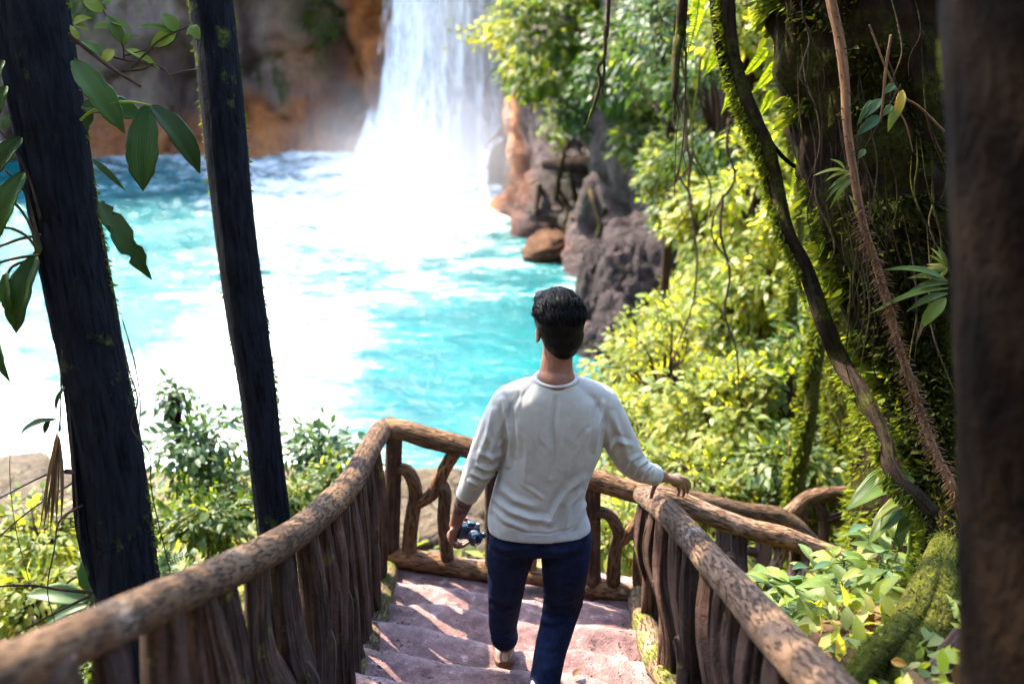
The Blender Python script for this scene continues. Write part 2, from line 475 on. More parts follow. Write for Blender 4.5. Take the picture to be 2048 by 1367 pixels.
M_ROCKS = m_rock('sandy_rock', (.05, .032, .02), (.12, .085, .05), (.21, .16, .10), .3)

def m_soil():
    t = NT('forest_floor')
    ob = t.coord('Object')
    a = t.noise(ob, 1.3, 6, .7); b = t.noise(ob, 11, 5, .75)
    col = t.ramp(t.math('ADD', t.math('MULTIPLY', a, .4), t.math('MULTIPLY', b, .6)), [(.35, (.03, .018, .014)), (.5, (.09, .055, .04)), (.68, (.17, .12, .08))])
    col = t.mix(t.ramp(a, [(.46, (0, 0, 0)), (.58, (.9, .9, .9))]), col, t.ramp(b, [(.3, (.03, .055, .012)), (.7, (.10, .14, .03))]))
    sh = t.attr('shore')
    col = t.mix(sh, col, t.ramp(b, [(.3, (.05, .034, .02)), (.55, (.13, .09, .05)), (.75, (.22, .165, .10))]))
    return t.done(t.bsdf(col, .95, .1, t.bump(b, 1.0, .05)))
M_SOIL = m_soil()

def m_water():
    t = NT('turquoise_water')
    ob = t.coord('Object'); st = t.coord('Object', (.55, 1.25, 1))
    foam = t.attr('foam')
    n1 = t.noise(st, .55, 7, .62, .5); n2 = t.noise(st, 2.4, 6, .68, .8); n3 = t.noise(ob, 9, 4, .7)
    nn = t.math('ADD', t.math('ADD', t.math('MULTIPLY', n1, .55), t.math('MULTIPLY', n2, .33)), t.math('MULTIPLY', n3, .12))
    k = t.math('ADD', t.math('MULTIPLY_ADD', nn, 2.0, -.5), t.math('MULTIPLY', t.math('SUBTRACT', foam, .46), .60))
    vo = t.n('TexVoronoi', {'Vector': t.n('Mapping', {'Vector': t.n('VectorMath', {0: st, 1: t.n('TexNoise', {'Vector': st, 'Scale': 1.2, 'Detail': 4.0}).outputs['Color']}, operation='ADD').outputs[0], 'Scale': (1.5, 1.5, 1)}).outputs[0], 'Scale': 1.5}, feature='DISTANCE_TO_EDGE').outputs['Distance']
    lace = t.ramp(vo, [(.0, (.34, .34, .34)), (.10, (.08, .08, .08)), (.3, (0, 0, 0))])
    k = t.math('ADD', k, t.math('MULTIPLY', lace, t.math('ADD', n2, .1)))
    fm = t.ramp(k, [(.50, (0, 0, 0)), (.66, (.08, .08, .08)), (.80, (.45, .45, .45)), (.96, (1, 1, 1))])
    deep = t.ramp(n1, [(.35, (.0, .058, .068)), (.6, (.0, .102, .108)), (.75, (.002, .165, .155))])
    col = t.mix(fm, deep, (.76, .80, .80))
    rough = t.math('ADD', t.math('MULTIPLY', fm, .55), .16)
    h = t.math('ADD', t.math('MULTIPLY', n2, .6), t.math('MULTIPLY', n3, .35))
    return t.done(t.bsdf(col, rough, .22, t.bump(t.math('ADD', h, t.math('MULTIPLY', fm, .4)), .7, .15)))
M_WATER = m_water()

def m_fall(name, lo, hi, scale=(1.6, 1.6, .16)):
    t = NT(name)
    st = t.coord('Object', scale); ob = t.coord('Object', (1, 1, .5))
    a = t.noise(st, 1.6, 6, .62, .35); b = t.noise(ob, 2.3, 5, .7)
    nn = t.math('ADD', t.math('MULTIPLY', a, .7), t.math('MULTIPLY', b, .3))
    edge = t.attr('edge')
    al = t.ramp(t.math('ADD', nn, t.math('SUBTRACT', edge, .5)), [(lo, (0, 0, 0)), (hi, (1, 1, 1))])
    d = t.bsdf((.94, .945, .95), .8, .1, t.bump(nn, .45, .2))
    tr = t.n('BsdfTranslucent', {'Color': (.85, .88, .92, 1)})
    w_ = t.n('MixShader', {0: .35, 1: d, 2: tr.outputs[0]})
    tp = t.n('BsdfTransparent')
    mx = t.n('MixShader', {0: al, 1: tp.outputs[0], 2: w_.outputs[0]})
    return t.done(mx.outputs[0])
M_FALL = m_fall('falling_water', .34, .60)
M_TRICK = m_fall('thin_falling_water', .40, .75)

def m_cloth(name, c0, c1, scale, rough=.9, fuzz=.25, bs=.3):
    t = NT(name)
    ob = t.coord('Object')
    wv = t.n('TexWave', {'Vector': ob, 'Scale': scale, 'Distortion': 1.5, 'Detail': 2.0}, bands_direction='Z').outputs['Fac']
    wx = t.n('TexWave', {'Vector': ob, 'Scale': scale, 'Distortion': 1.5, 'Detail': 2.0}, bands_direction='X').outputs['Fac']
    nz = t.noise(ob, 7, 5, .65); n2 = t.noise(ob, 40, 3, .6)
    f = t.math('ADD', t.math('MULTIPLY', nz, .6), t.math('MULTIPLY', n2, .4))
    col = t.ramp(f, [(.3, c0), (.7, c1)])
    h = t.math('ADD', t.math('ADD', t.math('MULTIPLY', wv, .4), t.math('MULTIPLY', wx, .4)), t.math('MULTIPLY', nz, 2.0))
    return t.done(t.bsdf(col, rough, .1, t.bump(h, bs, .004), Sheen_Weight=fuzz))
M_SHIRT = m_cloth('pale_grey_cotton', (.31, .295, .27), (.41, .395, .365), 260)
M_RIB = m_cloth('ribbed_cotton', (.33, .315, .29), (.43, .415, .385), 320)
M_DENIM = m_cloth('dark_denim', (.0016, .0032, .0125), (.015, .025, .068), 420, .9, .0)
M_SHOE = m_cloth('grey_shoe_canvas', (.20, .19, .18), (.34, .33, .32), 300)
def m_simple(name, c, rough=.5, spec=.4, metal=0, nz=0):
    t = NT(name)
    col = c
    if nz:
        col = t.mix(t.math('MULTIPLY', t.noise(t.coord('Object'), nz, 5, .65), .55), c, tuple(x * .45 for x in c))
    return t.done(t.bsdf(col, rough, spec, None, Metallic=metal))
M_SOLE = m_simple('brown_rubber', (.10, .042, .026), .6, .3, 0, 40)
M_RUBW = m_simple('pale_rubber', (.45, .42, .38), .6, .3, 0, 60)
M_CAMB = m_simple('dark_blue_plastic', (.008, .03, .06), .35, .5, 0, 60)
M_CAMM = m_simple('grey_metal', (.35, .36, .36), .35, .5, .8, 60)
M_GLASS = m_simple('lens_glass', (.01, .012, .03), .05, .8)
def m_skin():
    t = NT('skin')
    ob = t.coord('Object')
    nz = t.noise(ob, 22, 5, .6); n2 = t.noise(ob, 160, 3, .6)
    col = t.ramp(nz, [(.3, (.14, .058, .038)), (.7, (.23, .105, .07))])
    tat = t.math('MULTIPLY', t.attr('tattoo'), t.ramp(t.noise(ob, 55, 3, .6), [(.42, (0, 0, 0)), (.5, (.9, .9, .9))]))
    col = t.mix(tat, col, (.03, .02, .025))
    return t.done(t.bsdf(col, .5, .35, t.bump(n2, .15, .002), Subsurface_Weight=.08, Subsurface_Radius=(.02, .008, .004), Subsurface_Scale=.3))
M_SKIN = m_skin()
def m_hair():
    t = NT('dark_hair')
    a = t.noise(t.coord('Object', (1, 1, .3)), 110, 3, .6)
    col = t.ramp(a, [(.35, (.0015, .0015, .0025)), (.7, (.007, .006, .007))])
    return t.done(t.bsdf(col, .5, .1, t.bump(a, .6, .004)))
M_HAIR = m_hair()
M_EYE = m_simple('eye', (.7, .68, .65), .2, .5)

# ------------------------------------------------------------------ terrain, cliff, pool
EDGES = [(4.42, 4.01), (4.14, 4.07), (3.85, 4.14), (3.55, 4.23), (3.25, 4.34), (2.93, 4.47), (2.60, 4.61), (2.27, 4.75), (1.94, 4.90), (1.60, 5.05), (1.25, 5.20), (0.90, 5.35), (0.50, 5.48), (0.10, 5.60)]
LAND_Z = 3.95
SK = -0.213
def stair_z(y): return np.interp(y, [-4, 0, 1.3, 2.31, 3.25, 3.6, 4.2, 4.6, 7], [7.4, 5.6, 5.15, 4.68, 4.3, 4.17, 4.03, 3.95, 3.95])
PATH = np.array([(-70, 12), (-36, 33), (-22, 40.5), (-12, 42.4), (-6.4, 42.6), (-3, 41.9), (-0.9, 39.6), (-0.1, 36), (0.15, 31.5), (0.5, 27.8), (1.2, 24), (2.0, 20.8), (3.6, 18.2), (8, 17), (13, 17), (30, 18), (80, 20)], float)
PTOP = np.array([9, 10, 12, 14.5, 15, 15, 14.5, 12.5, 11, 10.5, 10, 9.5, 9, 9, 10, 12, 14], float)
def path_dist(X, Y):
    best = np.full(X.shape, 1e9); top = np.zeros(X.shape); sgn = np.zeros(X.shape)
    for (a, b, ta, tb) in zip(PATH[:-1], PATH[1:], PTOP[:-1], PTOP[1:]):
        d = b - a; L2 = d @ d
        t = np.clip(((X - a[0]) * d[0] + (Y - a[1]) * d[1]) / L2, 0, 1)
        px, py = a[0] + t * d[0], a[1] + t * d[1]
        dist = np.hypot(X - px, Y - py)
        cr = d[0] * (Y - a[1]) - d[1] * (X - a[0])
        m = dist < best - 1e-9
        best = np.where(m, dist, best); sgn = np.where(m, np.sign(cr), sgn); top = np.where(m, ta + (tb - ta) * t, top)
    return best * sgn, top
def ground_h(X, Y):
    X = np.asarray(X, float); Y = np.asarray(Y, float)
    st = stair_z(Y)
    B = np.interp(Y, [-8, 0, 3, 4.6, 5.4, 8, 11, 13.5, 15, 20], [8.5, 5.0, 3.55, 3.25, 3.0, 2.0, .85, .05, -.7, -1.5])
    k = sstep(5.4, 4.9, Y)
    corr = st - .22
    left = np.maximum(corr - 1.5 * np.maximum(-X - .8, 0), B - .12 * np.maximum(-X - 1.5, 0))
    bank = np.interp(Y, [0, 2.9, 3.5, 4.2], [.36, .36, .12, -.22])
    right = st - .2 + (bank + .2) * sstep(.76, .98, X) + .3 * np.maximum(X - 1.0, 0) * np.interp(Y, [3, 4.5], [1, .3])
    near = np.where(X < -.8, left, np.where(X > .76, right, corr))
    Hr = np.interp(Y, [4, 6, 8, 12, 17, 22], [3.8, 3.6, 3.1, 2.2, 1.4, 1.2]) + .5 * np.maximum(X - 2.5, 0)
    far = B + (Hr - B) * sstep(1.2, 3.0, X) * sstep(30, 20, Y)
    h = far + (near - far) * k
    h = h + .75 * np.maximum(-1.2 - Y, 0)
    h = h + 1.1 * np.maximum(-X - 22, 0) * sstep(30, 10, Y)
    p = np.stack([X * .9, Y * .9, X * 0], -1)
    h = h + .10 * fbm(p, 4, 3) * np.where((np.abs(X) < .9) & (Y < 5), 0, 1)
    sd, top = path_dist(X, Y)
    h = h + (top - .6 - h) * sstep(2.2, 3.6, sd)
    return h
def axis_pts(lo, hi, core_lo, core_hi, step, grow=1.22):
    a = list(np.arange(core_lo, core_hi + 1e-6, step)); s = step
    while a[-1] < hi: s *= grow; a.append(a[-1] + s)
    s = step
    while a[0] > lo: s *= grow; a.insert(0, a[0] - s)
    return np.array(a)
gx = axis_pts(-500, 500, -46, 12, .34); gy = axis_pts(-300, 600, -2, 50, .34)
GX, GY = np.meshgrid(gx, gy, indexing='xy')
GZ = ground_h(GX, GY)
mb = MB(); grid(mb, np.stack([GX, GY, GZ], -1))
ground = mb.build('ground', M_SOIL, kind='structure')
tag(ground, 'forest floor of brown soil, moss and leaf litter sloping to the pool', 'ground')
vattr(ground, 'shore', (sstep(1.9, .9, GZ) * sstep(5, 7, GY) * sstep(1.6, .6, GX) + sstep(5.2, 6.0, GY) * sstep(14, 9, GY) * np.exp(-((GX + .6) / 1.6) ** 2)).clip(0, 1))

# cliff wall
seglen = np.linalg.norm(np.diff(PATH, axis=0), axis=1); S = np.concatenate([[0], np.cumsum(seglen)])
ss = []
for i in range(len(seglen)):
    stp = .22 if 1 <= i <= 12 else 1.6
    ss += list(np.arange(S[i], S[i + 1], stp))
ss = np.array(ss + [S[-1]])
pk = catmull(np.c_[PATH, PTOP], 2000)
pkS = np.concatenate([[0], np.cumsum(np.linalg.norm(np.diff(pk[:, :2], axis=0), axis=1))]); pkS *= S[-1] / pkS[-1]
pp = np.stack([np.interp(ss, pkS, pk[:, k]) for k in range(3)], -1)
tx = np.gradient(pp[:, 0]); ty = np.gradient(pp[:, 1]); tl = np.hypot(tx, ty)
nx, ny = ty / tl, -tx / tl                                    # towards the gorge
zz = np.concatenate([np.arange(-1.2, 8.5, .2), 8.5 + (np.linspace(0, 1, 16)[1:] ** 1.2)])
Zc = np.where(zz[None, :] <= 8.5, zz[None, :], 8.5 + (zz[None, :] - 8.5) * (pp[:, 2:3] - 8.5))
base = np.stack([np.repeat(pp[:, 0:1], len(zz), 1), np.repeat(pp[:, 1:2], len(zz), 1), Zc], -1)
f1, fe, cid = worley(base * np.array([.22, .22, .15]) + .35 * fbm(base * .4, 3, 8)[..., None])
g1, ge, gid = worley(base * np.array([.8, .8, .36]) + .4 * fbm(base * .9, 3, 5)[..., None], 4)
disp = 1.7 * (cid - .5) - .5 * np.exp(-(fe / .05) ** 2) + .45 * (gid - .5) - .12 * np.exp(-(ge / .08) ** 2) + .8 * fbm(base * .35, 4, 2) + .30 * fbm(base * np.array([1.9, 1.9, .8]), 5, 6)
disp *= np.where(Zc > 8.5, .5, 1)
disp += np.clip(1.2 - Zc, 0, 2) * .35
Nn = np.stack([nx, ny, nx * 0], -1)[:, None, :]
V = base + Nn * disp[..., None]
mb = MB(); grid(mb, V)
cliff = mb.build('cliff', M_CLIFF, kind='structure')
from mathutils.bvhtree import BVHTree
_nz = V.shape[1]; _i, _j = np.meshgrid(np.arange(V.shape[0] - 1), np.arange(_nz - 1), indexing='ij')
BV = BVHTree.FromPolygons([tuple(q) for q in V.reshape(-1, 3)], np.stack([_i * _nz + _j, _i * _nz + _j + 1, (_i + 1) * _nz + _j + 1, (_i + 1) * _nz + _j], -1).reshape(-1, 4).tolist())
def cliff_depth(u, v, default=28.):
    r = Vector(ray(u, v)); h = BV.ray_cast(Vector(CAM), r.normalized())
    return default if h[0] is None else h[3] / r.length
tag(cliff, 'mauve grey rock cliff stained rusty orange around the waterfall', 'cliff')
cu, cv, cd = proj(V)
nzv = fbm(V * .6, 4, 12) * 60
def box_m(u0, u1, v0, v1, e=30): return sstep(u0 - e, u0 + e, cu + nzv) * sstep(u1 + e, u1 - e, cu + nzv) * sstep(v0 - e, v0 + e, cv + nzv) * sstep(v1 + e, v1 - e, cv + nzv)
rust = np.maximum.reduce([box_m(470, 800, 190, 400), box_m(690, 790, -60, 400), box_m(985, 1045, -80, 480, 15) * .8, .6 * box_m(1040, 1150, 460, 520, 15), .8 * box_m(150, 500, 225, 400), .45 * box_m(560, 720, 60, 220)])
algae = np.maximum.reduce([box_m(590, 690, -100, 140), box_m(490, 610, 110, 200) * .9, box_m(1050, 1400, -100, 480) * .7, box_m(-50, 200, -50, 60), .45 * np.ones_like(cu)])
wet_shade = np.maximum.reduce([box_m(630, 720, 60, 300) * .8, box_m(455, 510, -50, 160), box_m(330, 400, 90, 260) * .8, box_m(1010, 1700, -100, 900, 20) * .95])  # last box paints shade into the sunlit right wall; the others are damp cracks
vattr(cliff, 'rust', rust); vattr(cliff, 'algae', algae * (1 - .8 * rust)); vattr(cliff, 'wet_shade', wet_shade)

# pool
wx = np.arange(-46, 9, .17); wy = np.arange(11.5, 45, .17)
WX, WY = np.meshgrid(wx, wy)
fo = np.array([(200, 340, .75), (300, 340, .8), (250, 400, .0), (250, 520, -.25), (230, 610, -.2), (150, 450, -.1), (330, 450, .15), (380, 400, .4), (380, 500, .5), (330, 600, .5), (450, 350, .9), (560, 400, .85), (560, 500, .65), (660, 535, .35), (700, 400, 1.05), (850, 430, 1.15), (900, 520, .85), (600, 650, .95), (400, 700, .85), (200, 750, .9), (60, 700, .65), (100, 600, .3), (50, 800, .9), (500, 800, .95), (700, 640, .9), (800, 600, .6), (960, 570, .45), (900, 600, .35), (1000, 640, -.05), (800, 700, -.15), (900, 720, -.2), (1000, 700, .0), (1060, 560, .65), (1100, 530, .3), (1130, 560, .15), (1165, 560, .85), (780, 800, .1), (900, 800, .12), (1000, 780, .2), (880, 860, .35), (650, 800, .8), (750, 880, .8), (1170, 760, .1), (0, 450, .1), (500, 600, .75), (300, 850, .85), (700, 720, .8)], float)
W0 = np.stack([WX, WY, WX * 0], -1)
wu, wv_, wd = proj(W0)
sg = 58.0
num = np.zeros_like(wu); den = np.zeros_like(wu) + 1e-6
for (a, b, c) in fo:
    g = np.exp(-((wu - a) ** 2 + (wv_ - b) ** 2) / (2 * sg * sg)) + 1e-9
    num += g * c; den += g
foam = num / den
turb = np.clip((WY - 14) / 24, .15, 1)
WZ = turb * (.10 * fbm(W0 * .8, 4, 21) + .05 * fbm(W0 * 2.6, 3, 22))
WZ += turb * np.clip(foam, 0, 1) * (.16 * fbm(W0 * 1.6, 4, 25) + .09 * fbm(W0 * 4.2, 3, 26))
WZ += .7 * np.exp(-(((WX + 3.6) / 3.0) ** 2 + ((WY - 39.0) / 2.2) ** 2)) * (1 + .6 * fbm(W0 * 1.1, 4, 23))
mb = MB(); grid(mb, np.stack([WX, WY, WZ], -1))
water = mb.build('water', M_WATER, kind='structure')
tag(water, 'churning turquoise pool streaked with white foam below the waterfall', 'water')
vattr(water, 'foam', foam)

# waterfall: a back sheet and a ragged front sheet of falling strands
wf = thing('waterfall', (-3.2, 39.5, 0), 'tall white waterfall plunging over the orange cliff into the turquoise pool', 'waterfall')
def fall_sheet(seed, off, lo, mid, name, x0=0., x1=1.):
    z = np.concatenate([np.linspace(-.2, 9, 110), np.linspace(9.2, 15.2, 26)]); s = np.linspace(x0, x1, 90)
    Sg, Zg = np.meshgrid(s, z)
    xl = np.interp(Zg, [-.2, 1.2, 3, 6.5, 12], [-6.5, -6.0, -5.5, -5.0, -4.2]); xr = np.interp(Zg, [-.2, 1, 3, 6.5, 12], [.4, .15, .1, .4, -.2])
    X = xl + (xr - xl) * Sg
    q = np.stack([X * 1.5, Zg * .16, X * 0 + seed], -1); q2 = np.stack([X * 4.5, Zg * .5, X * 0 + seed], -1)
    Y = 41.0 - 1.1 * np.sin(np.pi * np.clip(Sg, 0, 1)) - np.clip(1 - Zg / 8, 0, 1) ** 2 * (.9 + 1.2 * Sg) + off - .45 * fbm(q, 4, seed) - .12 * fbm(q2, 3, seed) + np.clip(Zg - 12.5, 0, 9) * .45
    mb = MB(); grid(mb, np.stack([X, Y, Zg], -1))
    o = mb.build(name, M_FALL, wf)
    e = np.minimum(Sg - x0, x1 - Sg) / (x1 - x0)
    vattr(o, 'edge', lo + (mid - lo) * sstep(0, .22, e + .05 * fbm(q, 3, seed + 1)) + .25 * np.clip(1 - Zg / 3, 0, 1))
fall_sheet(31, 0, .32, .92, 'back_sheet')
fall_sheet(47, -.55, .25, .56, 'front_sheet')
fall_sheet(53, -.9, .18, .50, 'spray_sheet', .05, .95)
# the thin side stream sliding over the orange boulder
mb = MB()
pts = [P(1040, 120, 37.2), P(1036, 200, 36.6), P(1018, 262, 35.8), P(985, 290, 35.2), P(968, 330, 34.8), P(972, 400, 34.2), P(1000, 465, 33.4)]
C, r = tube(mb, pts, [.06, .08, .10, .10, .14, .22, .34], 10, 60, (1, .25), ref=(1, 0, 0))
o = mb.build('side_stream', M_TRICK, wf)
vattr(o, 'edge', np.full(len(o.data.vertices), .54))

def boulder(name, c, rad, mat, label, seed, cat='boulder', group=None, rough=.22, sub=28, flat=0):
    n, m = sub, sub * 2
    th = np.linspace(np.pi, 0, n); ph = np.linspace(0, 2 * np.pi, m, endpoint=False)
    TH, PH = np.meshgrid(th, ph, indexing='ij')
    D = np.stack([np.sin(TH) * np.cos(PH), np.sin(TH) * np.sin(PH), np.cos(TH)], -1)
    f, e, ci = worley(D * 1.5 + seed * 3.1, seed)
    br = np.random.default_rng(seed * 7 + 1); pn = unit(br.normal(size=(17, 3)) * np.array([1, 1, .8])); po = br.uniform(.72, 1.05, 17)
    dots = D @ pn.T
    cut = np.where(dots > .05, po / np.maximum(dots, .05), 9).min(-1)
    rr = np.minimum(cut, 1.25) - 1
    rr = rr + 1 + rough * .35 * fbm(D * 1.3 + seed, 4, seed) + rough * .3 * (ci - .5) - rough * .3 * np.exp(-(e / .08) ** 2) + rough * .35 * fbm(D * 6 + seed, 4, seed)
    V = D * rr[..., None] * np.asarray(rad) + np.asarray(c)
    mb = MB(); grid(mb, V, closed=True)
    o = mb.build(name, mat)
    return tag(o, label, cat, group)
boulder('boulder', P(1006, 355, 36.3), (.72, .8, 1.65), M_ROCKO, 'rounded orange boulder with a thin stream running over it, beside the waterfall', 3, rough=.12)
boulder('boulder', P(1195, 615, cliff_depth(1195, 615)), (.6, .7, 1.2), M_ROCK, 'tall mauve boulder at the water edge under the cliff', 5, rough=.34)
boulder('boulder', P(1255, 560, cliff_depth(1255, 560)), (.8, .9, 1.0), M_ROCK, 'rounded grey mauve boulder highest above the water edge', 6, rough=.3)
boulder('boulder', P(1250, 655, cliff_depth(1250, 655, 19)), (.7, .8, .7), M_ROCK, 'low mauve boulder between the pool edge and the bright shrubs', 7)
boulder('boulder', P(1330, 590, cliff_depth(1330, 590, 19)), (.9, 1.0, 1.1), M_ROCK, 'dark mauve boulder half hidden by the bright shrubs', 8)
boulder('boulder', P(1310, 545, cliff_depth(1310, 545) + .5), (1.2, 1.1, 1.5), M_ROCK, 'largest mauve boulder, set back above the others under the cliff', 11, rough=.36)
boulder('boulder', P(1230, 600, cliff_depth(1230, 600)), (.6, .6, .8), M_ROCK, 'broad mauve boulder in front of the tall one at the water edge', 12, rough=.34)
boulder('boulder', P(1200, 700, cliff_depth(1200, 700, 19)), (.5, .6, .55), M_ROCK, 'small purple rock just at the waterline beside the bright shrubs', 9)
boulder('boulder', P(1100, 498, cliff_depth(1100, 498)), (.95, .9, .45), M_ROCKO, 'low orange ledge rock at the pool edge below the cliff roots', 10)
gsand = 'pale rocks on the shore behind the railing'
for k, (u, v, d, rx, rz) in enumerate([(830, 925, 11.5, .8, .4), (905, 930, 11.0, .7, .45), (850, 1010, 9.0, .55, .35), (940, 1000, 8.6, .5, .3), (885, 1075, 7.4, .35, .22), (955, 1085, 7.2, .3, .2), (1070, 1120, 6.9, .28, .2), (20, 960, 12.5, 1.0, .35), (100, 1050, 10, .7, .4), (1000, 1120, 6.8, .25, .15)]):
    p = P(u, v, d); g = float(ground_h(p[0], p[1])); p[2] = g + rz * .25
    lab = ['sandy boulder farthest down the shore, left of the walking person', 'sandy boulder behind the forked railing piece', 'pale rock seen through the railing arch', 'pale rock just past the held camera', 'small pale rock near the lower railing log', 'small sandy rock between railing log and jeans', 'small pale rock seen between the walking legs', 'broad sandy rock at the far left shore', 'sandy rock behind the large dark trunk', 'tiny pale stone under the railing log'][k]
    boulder('boulder', p, (rx, rx * .9, rz), M_ROCKS, lab, 20 + k, 'rock', gsand, sub=18)

# ------------------------------------------------------------------ stairs
stairs = thing('stone_stairs', (0, 3, 4.1), 'worn pinkish stone steps leading down to a landing', 'stairs')
def step_mesh(yb, yf, z, seed, drop=.16):
    """one tread from its back line yb (at x=0) to its front edge yf, skewed like the railing at the end"""
    X = np.linspace(-.74, .74, 60)
    wob = .045 * fbm(np.stack([X * 3, X * 0 + seed, X * 0], -1), 4, seed)
    prof = []
    for t in np.linspace(0, 1, 14): prof.append((yb - .06 + t * (yf - .03 - yb + .06), 0.0, 0))
    for a in np.linspace(0, 90, 6)[1:]: prof.append((yf - .03 + .03 * math.sin(R(a)), -.03 * (1 - math.cos(R(a))), 1))
    prof += [(yf, -drop * .55, 1), (yf - .01, -drop, 1), (yb - .06, -drop, 0), ]
    V = np.zeros((len(prof) + 1, len(X), 3))
    for i, (y, dz, e) in enumerate(prof + [prof[0]]):
        V[i, :, 0] = X; V[i, :, 1] = y + SK * X + wob * (1 if i > 6 and i < len(prof) - 1 else 0); V[i, :, 2] = z + dz
    top = V[:20]
    q = top * np.array([1, 1, .3])
    lip = np.interp(np.arange(20), [0, 10, 14, 19], [.0, .05, 1, .6])[:, None]
    top[..., 2] += .022 * fbm(q * 5, 4, seed) + .011 * fbm(q * 17, 3, seed) - lip * .018 * np.clip(fbm(q * 4 + 9, 3, seed + 2), 0, 1) - .02 * np.exp(-((top[..., 0] - .05) / .35) ** 2)
    V[-1] = V[0]
    mb = MB(); grid(mb, V); mb.lip = np.repeat(np.array([-1, -.5, -.1] + [0] * 8 + [.15, .5, .9, 1, 1, 1, .8, .5, .2] + [0] * 40)[:len(V)][:, None], len(X), 1); return mb  # tone per row: painted light band at the lip, painted shade at the back
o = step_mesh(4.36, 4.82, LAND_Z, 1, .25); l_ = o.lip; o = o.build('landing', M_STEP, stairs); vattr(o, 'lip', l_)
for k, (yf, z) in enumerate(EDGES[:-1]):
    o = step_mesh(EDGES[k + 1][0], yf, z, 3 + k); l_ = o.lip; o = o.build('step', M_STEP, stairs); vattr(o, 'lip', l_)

mb = MB(); gr = np.random.default_rng(8)
for k in range(900):                                           # grit and crumbs swept against the edges of the treads
    x = gr.uniform(-.6, .6); y = gr.uniform(3.0, 4.75)
    if gr.random() < .5: x = math.copysign(.6 - abs(gr.normal()) * .08, x)
    z = LAND_Z
    for yf, zt in EDGES:
        if y - SK * x < yf - .02: z = zt
    q = gr.uniform(.002, .007); D = unit(gr.normal(size=(6, 3))) * q
    a = np.array([x, y, z + q * .3]); V6 = a + np.array([[q, 0, 0], [-q, 0, 0], [0, q, 0], [0, -q, 0], [0, 0, q * .7], [0, 0, -q]]) * gr.uniform(.6, 1.2, (6, 1))
    mb.add(V6, [np.array([[0, 2, 4], [2, 1, 4], [1, 3, 4], [3, 0, 4], [2, 0, 5], [1, 2, 5], [3, 1, 5], [0, 3, 5]])])
gt = mb.build('gravel', M_ROCKS, kind='stuff'); tag(gt, 'loose grit scattered over the stone steps', 'gravel')

# ------------------------------------------------------------------ log railings
def rail_bump(seed, lump=.09, ring=.05):
    def f(s, th, r, C):
        q = np.stack([np.cos(th) + 0 * s, np.sin(th) + 0 * s, s * 2.4 + 0 * th], -1)
        o = lump * fbm(q * 1.1 + seed, 3, seed) + .035 * fbm(np.stack([np.cos(th) * 3 + 0 * s, np.sin(th) * 3 + 0 * s, s * 9 + 0 * th], -1) + seed, 3, seed)
        o = o + ring * np.clip(np.sin(s * 7.3 + 1.3 * np.sin(s * 3.1 + seed)), .75, 1) * 1.0 - ring * .75
        return r * (1 + o)
    return f
def bark_bump(seed, ridges=5, amp=.10):
    def f(s, th, r, C):
        a = np.stack([np.cos(th) * 1.4 + 0 * s, np.sin(th) * 1.4 + 0 * s, s * 1.6 + 0 * th], -1) + seed
        b = np.stack([np.cos(th) * 4.5 + 0 * s, np.sin(th) * 4.5 + 0 * s, s * 1.4 + 0 * th], -1) + seed
        return r * (1 + amp * fbm(a, 3, seed) + amp * 1.0 * fbm(b, 3, seed + 1))
    return f

def pickets(root, rail, sx, y0, y1, seed):
    """bark slabs standing under a sloping handrail; rail = sampled centreline"""
    r_ = random.Random(seed)
    y = y0; k = 0
    while y < y1:
        wdt = r_.uniform(.06, .12)
        y += wdt * .95
        ry = np.interp(y, rail[:, 1], rail[:, 2]); rx = np.interp(y, rail[:, 1], rail[:, 0])
        yb = y + r_.choice((-1, 1)) * r_.uniform(.02, .12)
        zb = float(stair_z(yb)) - .03
        xb = sx * (.695 + r_.uniform(-.012, .02))
        th = r_.uniform(.036, .060)
        bw = r_.uniform(-.03, .03)
        pts = [(xb, yb, zb), (xb + sx * r_.uniform(-.012, .012), yb + bw, zb + (ry - zb) * .3), (rx + sx * r_.uniform(-.012, .012), y + bw * .6, zb + (ry - zb) * .66), (rx, y + r_.uniform(-.02, .02), ry - .015)]
        w0, w1 = wdt * r_.uniform(.6, 1.25), wdt * r_.uniform(.45, .95)
        mb = MB()
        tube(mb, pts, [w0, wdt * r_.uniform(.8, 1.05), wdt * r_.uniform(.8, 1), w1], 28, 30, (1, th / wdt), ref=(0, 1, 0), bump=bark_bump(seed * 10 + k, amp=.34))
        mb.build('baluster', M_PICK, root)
        if r_.random() < .55:                                   # a short rounded root piece leaning in front
            h = r_.uniform(.35, .6)
            mb = MB()
            x1 = xb - sx * .045
            tube(mb, [(x1, y - .05, zb), (x1, y - .045, zb + (ry - zb) * h * .6), (x1, y + .01, zb + (ry - zb) * h), (rx - sx * .01, y + .05, zb + (ry - zb) * (h + .06)), (rx, y + .085, zb + (ry - zb) * (h - .05))], [.035, .034, .032, .028, .02], 12, 26, (1, .8), ref=(0, 1, 0), bump=bark_bump(seed * 77 + k, amp=.2))
            mb.build('root_piece', M_PICK, root)
        y += wdt * .95 + r_.choice((.01, .03, .05, .08, .12)); k += 1

